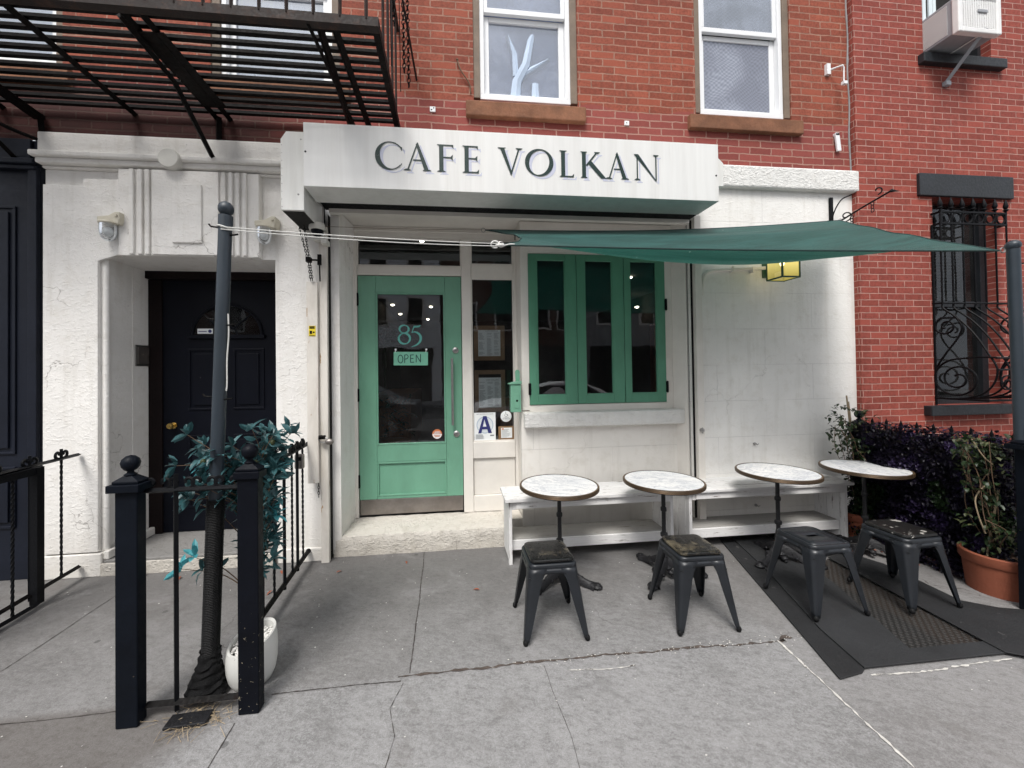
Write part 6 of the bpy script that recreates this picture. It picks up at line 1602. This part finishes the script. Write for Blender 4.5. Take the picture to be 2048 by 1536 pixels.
# ================================================================== BENCHES
def bench(x0, x1, label, seed):
    t = thing('wooden_bench', label, 'bench', ((x0 + x1) / 2, 3.4, 0), 'white weathered benches along the cafe wall')
    r = random.Random(seed); z = .563
    for (ya, yb) in ((3.205, 3.305), (3.312, 3.445), (3.452, 3.585)):
        q = B(); q.box(x0 + r.uniform(-.004, .004), x1 + r.uniform(-.004, .004), ya, yb, z - .026, z + r.uniform(-.002, .002)); q.build('seat_board', 'bench', t, bevel=.003)
    q = B(); q.box(x0 + .09, x1 - .09, 3.226, 3.25, .475, .536); q.build('front_apron', 'bench', t, bevel=.003)
    for s_, xe in ((1, x0 + .03), (-1, x1 - .03)):
        xa, xb = sorted((xe, xe + s_ * .028))
        for k, (ya, yb) in enumerate(((3.30, 3.42), (3.425, 3.56))):
            q = B(); q.box(xa, xb, ya, yb, .03, .536); q.build('end_board', 'bench_v', t, bevel=.002)
        q = B(); q.poly_xz([(xa, .0), (xb, .0), (xb, .535), (xa, .535)], 3.245, 3.295); q.build('leg', 'bench_v', t, bevel=.002)
        q = B(); xc, xd = sorted((xe + s_ * .030, xe + s_ * .065)); q.box(xc, xd, 3.24, 3.27, .465, .53); q.build('corner_block', 'bench_v', t, bevel=.002)
    q = B(); q.box(x0 + .062, x1 - .062, 3.30, 3.322, .098, .180); q.build('lower_board', 'bench', t, bevel=.003)
    q = B(); q.box(x0 + .062, x1 - .062, 3.325, 3.57, .165, .185); q.build('lower_shelf', 'shelf', t, bevel=.002)
    return t
bench(.448, 1.985, 'weathered white bench under the green cafe window', 1)
bench(2.075, 3.715, 'weathered white bench against the blank white wall at the right', 2)

# ================================================================== BISTRO TABLES
TBS = [(.832, 2.944), (1.685, 2.935), (2.757, 3.012), (3.588, 3.011)]
lab = ['round marble bistro table in front of the shop step end, nearest the green door', 'round marble bistro table with dark streaks, second from the door', 'round marble bistro table behind the bare metal stool', 'round marble bistro table in front of the purple hedge']
def make_table():
    t = thing('bistro_table', lab[0], 'table', (0, 0, 0), 'round marble bistro tables')
    q = B(); q.lathe([(.290, .728), (.290, .7515), (0, .7518)], (0, 0, 0), 64, sm=False); q.build('marble_top', 'marble', t)
    q = B(); q.lathe([(.2905, .722), (.300, .722), (.305, .727), (.305, .749), (.300, .7535), (.2905, .7535)], (0, 0, 0), 64, cap=False); q.build('table_rim', 'rim', t)
    q = B()
    for z in (.731, .739, .747): q.lathe([(.3055, z - .0014), (.3064, z), (.3055, z + .0014)], (0, 0, 0), 64, cap=False)
    q.lathe([(.291, .7530), (.297, .7545), (.303, .7530)], (0, 0, 0), 64, cap=False); q.build('gold_line', 'gold', t)
    q = B(); q.lathe([(.10, .716), (.10, .722)], (0, 0, 0), 24); q.build('mounting_plate', 'cast', t)
    q = B(); q.lathe([(.0155, .17), (.0155, .50), (.020, .503), (.023, .512), (.023, .528), (.020, .536), (.0155, .54), (.0155, .716)], (0, 0, 0), 18)
    q.lathe([(.019, .30), (.026, .305), (.028, .318), (.026, .332), (.019, .337)], (0, 0, 0), 18); q.build('column', 'cast', t)
    q = B(); q.lathe([(.052, .055), (.058, .07), (.050, .085), (.040, .095), (.044, .105), (.034, .118), (.026, .14), (.030, .152), (.024, .165), (.026, .20), (.021, .235), (.017, .255)], (0, 0, 0), 22); q.build('base_hub', 'cast', t)
    for k in range(3):
        q = B(); a = 2 * pi * k / 3
        pts = bez([(.02, 0, .115), (.09, 0, .088), (.15, 0, .052), (.21, 0, .030), (.262, 0, .024)], 5); n = len(pts)
        vs = []; fs = []
        for i, p in enumerate(pts):
            f = i / (n - 1); w = .040 - .016 * sin(f * pi) + .008 * (f > .85); h = .034 - .016 * f
            for (dy, dz) in ((-w, -h), (-w * .8, h * .3), (-w * .35, h), (w * .35, h), (w * .8, h * .3), (w, -h)): vs.append((p.x, dy, p.z + dz))
            if i: 
                for j in range(6): j2 = (j + 1) % 6; fs.append(((i - 1) * 6 + j, (i - 1) * 6 + j2, i * 6 + j2, i * 6 + j))
        q.add(vs, fs, True)
        q.ball((.278, 0, .019), .040, 14, (1.05, .92, .48)); q.ball((.285, 0, .034), .018, 10, (1, 1, .6)); q.tube([(.278 + .027 * cos(b_), .027 * sin(b_), .033) for b_ in [2 * pi * i / 12 for i in range(13)]], .004, 5, cap=False)
        q.ball((.085, 0, .108), .013, 8); q.ball((.12, .028, .052), .015, 8); q.ball((.12, -.028, .052), .015, 8); q.ball((.17, 0, .066), .010, 8)
        q.tube([(.05 + .05 * i / 6, .030 * sin(i), .098 - .02 * i / 6) for i in range(7)], .006, 5)
        q.xform(Matrix.Rotation(a, 4, 'Z')); q.build('cast_leg', 'cast', t)
        q = B(); q.ball((.068 * cos(a + pi / 3), .068 * sin(a + pi / 3), .045), .026, 10, (1, 1, .8)); q.ball((.085 * cos(a + pi / 3), .085 * sin(a + pi / 3), .03), .014, 8); q.build('cast_boss', 'cast', t)
    return t
T0 = make_table(); ro = [-.52, -.30, 3.5, 1.35]
for i, (x, y) in enumerate(TBS):
    o = T0 if i == 0 else copy_tree(T0)
    o['label'] = lab[i]; o.location = (x, y, 0 if i < 2 else .006); o.rotation_euler[2] = ro[i]

# ================================================================== STOOLS
def rsq(h, r, n=8):
    pts = []
    for k, (sx, sy) in enumerate(((1, 1), (-1, 1), (-1, -1), (1, -1))):
        a0 = k * pi / 2
        for i in range(n + 1): a = a0 + pi / 2 * i / n; pts.append((sx * (h - r) + r * cos(a), sy * (h - r) + r * sin(a)))
    return pts
def make_stool(pad):
    t = thing('metal_stool', 'x', 'stool', (0, 0, 0), 'dark grey metal cafe stools')
    q = B(); hs = .152
    lev = [(hs - .020, .040, .452), (hs - .010, .042, .4545), (hs - .004, .045, .452), (hs, .046, .446), (hs + .001, .046, .434), (hs - .003, .046, .4325), (hs - .002, .046, .430)]
    rings = [[(x, y, z) for x, y in rsq(h, r)] for h, r, z in lev]; n = len(rings[0])
    lo_ = []
    for (x, y) in rsq(hs + .006, .048):
        d = min(abs(abs(x) - hs - .006), 9) ; m = min(abs(x), abs(y)); f = max(0, min(1, (m - .065) / (.11 - .065))); lo_.append((x, y, .392 - .055 * f * f * (3 - 2 * f)))
    rings.append([(x, y, .425) for x, y in rsq(hs - .001, .046)]); rings.append(lo_)
    vs = []; fs = []
    for rg in rings: vs += rg
    for j in range(len(rings) - 1):
        for i in range(n): a = j * n + i; b_ = j * n + (i + 1) % n; fs.append((a, a + n, b_ + n, b_))
    q.add(vs, fs, True)
    # extra verts along the straight sides for the arch of the skirt
    q2 = B()
    for s_ in range(4):
        R_ = Matrix.Rotation(pi / 2 * s_, 4, 'Z'); vs = []; fs = []; N = 18
        for i in range(N + 1):
            x = -.108 + .216 * i / N; f = max(0, min(1, (abs(x) - .055) / .053)); zl = .398 - .050 * f ** 1.6
            vs += [R_ @ Vector((x, -(hs - .0005), .426)), R_ @ Vector((x, -(hs + .0058), zl))]
            if i: fs.append((2 * i - 2, 2 * i - 1, 2 * i + 1, 2 * i))
        q2.add(vs, fs, True)
    # replace straight parts: keep only the corner faces of the last band
    keep = []; band = (len(rings) - 2) * n
    for k, fce in enumerate(q.f):
        if min(fce) >= band:
            ps = [q.v[i] for i in fce]; c = sum(ps, Vector()) / len(ps)
            if min(abs(c.x), abs(c.y)) < .09: continue
        keep.append(k)
    q.f = [q.f[k] for k in keep]; q.sm = [q.sm[k] for k in keep]
    q.add(q2.v, q2.f, True)
    # top sheet with handle slot
    ring = [Vector(p) for p in rings[0]]; ins = []
    for p in ring:
        a = atan2(p.y, p.x); ex, ey = (.042, .014) if not pad else (.02, .01)
        ins.append((p.x * ex / (hs - .02), p.y * ey / (hs - .02), .452))
    o_ = len(q.v); q.v += ring + [Vector(p) for p in ins]; n = len(ring)
    for i in range(n): j = (i + 1) % n; q.f.append([o_ + i, o_ + j, o_ + n + j, o_ + n + i]); q.sm.append(False)
    o_ = q.build('seat', 'stool', t); sd = o_.modifiers.new('s', 'SOLIDIFY'); sd.thickness = .0016; sd.offset = -1
    for sx, sy in ((1, -1), (-1, -1), (1, 1), (-1, 1)):
        q = B(); vs = []; fs = []; L = 14
        for j in range(L + 1):
            f = j / L; z = .425 * (1 - f) + .022 * f; e = hs + .001 + (.200 - hs) * f
            w = (.090 * (1 - f) ** .9 + .030 * f) + .020 * max(0, 1 - f * 6); rr = .046 * (1 - f) + .013 * f
            prof = [(e - w, e)] + [(e - rr + rr * sin(a), e - rr + rr * cos(a)) for a in [pi / 2 * i / 6 for i in range(7)]] + [(e, e - w)]
            prof = [(e - w, e - .007)] + prof + [(e - .007, e - w)]
            for (x, y) in prof: vs.append((sx * x, sy * y, z))
            m = len(prof)
            if j:
                for i in range(m - 1): fs.append(((j - 1) * m + i, (j - 1) * m + i + 1, j * m + i + 1, j * m + i) if sx * sy > 0 else ((j - 1) * m + i, j * m + i, j * m + i + 1, (j - 1) * m + i + 1))
        q.add(vs, fs, True); lg = q.build('leg', 'stool', t); sd = lg.modifiers.new('s', 'SOLIDIFY'); sd.thickness = .0018
        q = B(); q.ball((sx * .1905, sy * .1905, .019), .0165, 10, (1, 1, 1.25)); q.build('foot_cap', 'wrap', lg)
    q = B(); q.tube([(-.150, -.150, .372), (.150, .150, .372)], .008, 4, flat=(1.4, .6)); q.tube([(-.150, .150, .368), (.150, -.150, .368)], .008, 4, flat=(1.4, .6)); q.build('cross_brace', 'stool_dark', t)
    if pad:
        q = B(); rg = [(.126, .030, .453), (.134, .034, .455), (.1375, .036, .461), (.136, .036, .470), (.130, .034, .4755), (.119, .030, .4765)]
        vs = []; fs = []
        for h, r, z in rg: vs += [(x, y, z) for x, y in rsq(h, r)]
        n = len(rsq(.1, .03))
        for j in range(len(rg) - 1):
            for i in range(n): a = j * n + i; b_ = j * n + (i + 1) % n; fs.append((a, b_, b_ + n, a + n))
        fs.append(tuple(range((len(rg) - 1) * n, len(rg) * n)))
        q.add(vs, fs, True); q.build('seat_pad', pad, t)
    return t
SP = [((.618, 2.475), 'pad_light', .00, 'dark metal stool with a scuffed square seat pad, nearest the green door'), ((1.580, 2.435), 'pad', -.03, 'dark metal stool with a tan worn seat pad, second from the door'),
      ((2.478, 2.43), None, .03, 'bare dark metal stool with a handle slot in its seat'), ((3.145, 2.41), 'pad_white', .04, 'dark metal stool with a white flecked pad by the hedge')]
for (x, y), pad, rz, lb3 in SP:
    t = make_stool(pad); t['label'] = lb3; t.location = (x, y, .0 if x < 2 else (.021 if x < 3 else .029)); t.rotation_euler[2] = rz

# ================================================================== ACROSS THE STREET (seen in the glass)
def far_block(x0, x1, h, mat, label, wins, seed):
    t = thing('street_building', label, 'building', ((x0 + x1) / 2, -14, 0)); y = -14
    q = B(); q.box(x0, x1, -20, y, 0, h); q.build('facade', mat, t)
    q = B(); q.box(x0, x1, y, y + .25, h - .5, h - .1); q.build('cornice', 'kerb', t)
    for (a, c, z0, z1) in wins:
        q = B(); q.box(a, c, y + .001, y + .06, z0, z1); f = q.build('window', 'wood_white', t)
        q = B(); q.box(a + .1, c - .1, y + .061, y + .07, z0 + .1, z1 - .1); q.build('pane', 'void', f)
    q = B(); q.box(x0 + .5, x1 - .5, y + .01, y + .05, 0, 3.0); q.build('shopfront', 'void', t)
def wn(xs, zs): return [(x, x + 1.0, z, z + 1.7) for x in xs for z in zs]
far_block(-7, -.5, 9.5, 'paper', 'pale grey building across the street seen only as a reflection', wn((-6.2, -4.4, -2.4), (4.2, 7.2)), 1)
far_block(-.4, 7.4, 10.5, 'brick_opp', 'brown brick house across the street seen only as a reflection', wn((.6, 2.6, 4.7, 6.1), (3.9, 7.2)), 2)
far_block(7.5, 15, 8, 'kerb', 'low grey building across the street at the right seen only as a reflection', wn((8.5, 11), (4.2,)), 3)
far_block(-16, -9.6, 7.5, 'brick_opp', 'brown brick house across the street at the left seen only as a reflection', wn((-15, -12), (4,)), 4)
def car(cx, label, m):
    t = thing('parked_car', label, 'car', (cx, -3.2, -.14), 'cars parked along the kerb')
    sec = [(-2.25, .45, .55, .0), (-2.15, .30, .78, .0), (-1.4, .25, .90, .0), (-.75, .25, .95, 1.36), (0, .25, .96, 1.46), (.8, .25, .96, 1.44), (1.55, .25, .95, 1.05), (2.1, .30, .90, .0), (2.25, .5, .7, .0)]
    q = B(); vs = []; fs = []
    for x, zb, zs, zr in sec:
        zt = max(zr, zs + .03); wr = .62 if zr else .80
        vs += [(cx + x, -3.2 - .88, zb), (cx + x, -3.2 - .90, zs), (cx + x, -3.2 - wr, zt), (cx + x, -3.2 + wr, zt), (cx + x, -3.2 + .90, zs), (cx + x, -3.2 + .88, zb)]
    for i in range(len(sec) - 1):
        for j in range(6): j2 = (j + 1) % 6; fs.append((i * 6 + j, i * 6 + j2, (i + 1) * 6 + j2, (i + 1) * 6 + j))
    fs += [tuple(range(6)), tuple(range((len(sec) - 1) * 6, len(sec) * 6))[::-1]]
    q.add(vs, [f for f in fs], True); q.xform(Matrix.Translation((0, 0, -.14))); o = q.build('body', m, t, bevel=.03)
    q = B()
    for s_ in (1, -1):
        y = -3.2 + s_ * .80
        q.add([(cx - .95, y + s_ * .075, .83), (cx + 1.35, y + s_ * .075, .83), (cx + .8, y - s_ * .13, 1.25), (cx - .6, y - s_ * .13, 1.22)], [(0, 1, 2, 3)])
    q.build('side_window', 'door_black', t)
    for x in (-1.4, 1.4):
        for s_ in (1, -1):
            q = B(); q.lathe([(.0, -.1), (.31, -.1), (.33, -.06), (.33, .06), (.31, .1), (0, .1)], (cx + x, -3.2 + s_ * .82, .19), 24, 'y'); q.build('wheel', 'wrap', t)
            q = B(); q.lathe([(.2, -.115), (.2, .115), (0, .115)], (cx + x, -3.2 + s_ * .82, .19), 16, 'y'); q.build('wheel_rim', 'steel', t)
car(2.9, 'white parked car behind the viewpoint seen only as a reflection', 'ac_white'); car(-3.0, 'grey parked car behind the viewpoint seen only as a reflection', 'pole_grey')

# ================================================================== CAMERA, LIGHT, WORLD
cam = bpy.data.cameras.new('camera'); co = bpy.data.objects.new('camera', cam); COL.objects.link(co)
r_ = Vector((.99395, -.108964, -.0137785)); dn = Vector((-.0123626, .0136594, -.9998303)); fw = Vector((.109134, .9939518, .0122297))
m3 = Matrix((r_, -dn, -fw)).transposed(); co.matrix_world = Matrix.Translation((0, 0, 1.643)) @ m3.to_4x4()
cam.sensor_fit = 'HORIZONTAL'; cam.sensor_width = 36; cam.lens = 770.973 / 2048 * 36
cam.shift_x = (1024 - 984.812) / 2048; cam.shift_y = (732.713 - 768) / 2048; cam.clip_start = .05; cam.clip_end = 500
S.camera = co

el, az = radians(56), radians(203)     # az: direction the light comes from, measured from +Y towards +X
wd = bpy.data.worlds.new('World'); S.world = wd; wd.use_nodes = True; nt = wd.node_tree; nt.nodes.clear()
sky = nt.nodes.new('ShaderNodeTexSky'); sky.sky_type = 'NISHITA'; sky.sun_disc = False; sky.sun_elevation = el; sky.sun_rotation = az; sky.dust_density = 6; sky.air_density = 1.0
# overcast: most of the blue is washed out by cloud
hs = nt.nodes.new('ShaderNodeHueSaturation'); hs.inputs['Saturation'].default_value = .22; nt.links.new(sky.outputs[0], hs.inputs['Color'])
gm = nt.nodes.new('ShaderNodeMix'); gm.data_type = 'RGBA'; gm.inputs[0].default_value = .55; nt.links.new(hs.outputs[0], gm.inputs[6]); gm.inputs[7].default_value = (9.6, 9.9, 10.6, 1)
bg = nt.nodes.new('ShaderNodeBackground'); bg.inputs[1].default_value = .122; nt.links.new(gm.outputs[2], bg.inputs[0])
ou = nt.nodes.new('ShaderNodeOutputWorld'); nt.links.new(bg.outputs[0], ou.inputs[0])
sun = bpy.data.lights.new('sun', 'SUN'); sun.energy = 3.3; sun.angle = radians(22); sun.color = (1, .97, .93)
so = bpy.data.objects.new('sun', sun); COL.objects.link(so)
dirv = Vector((sin(az) * cos(el), cos(az) * cos(el), sin(el)))
so.rotation_euler = dirv.to_track_quat('Z', 'Y').to_euler(); so.location = (0, -5, 12)
S.view_settings.view_transform = 'Standard'; S.view_settings.look = 'None'; S.view_settings.exposure = 0; S.view_settings.gamma = 1
S.render.engine = 'CYCLES'
S.cycles.max_bounces = 5; S.cycles.diffuse_bounces = 3; S.cycles.glossy_bounces = 3; S.cycles.transparent_max_bounces = 8; S.cycles.use_adaptive_sampling = True; S.cycles.adaptive_threshold = .03; S.cycles.use_denoising = True
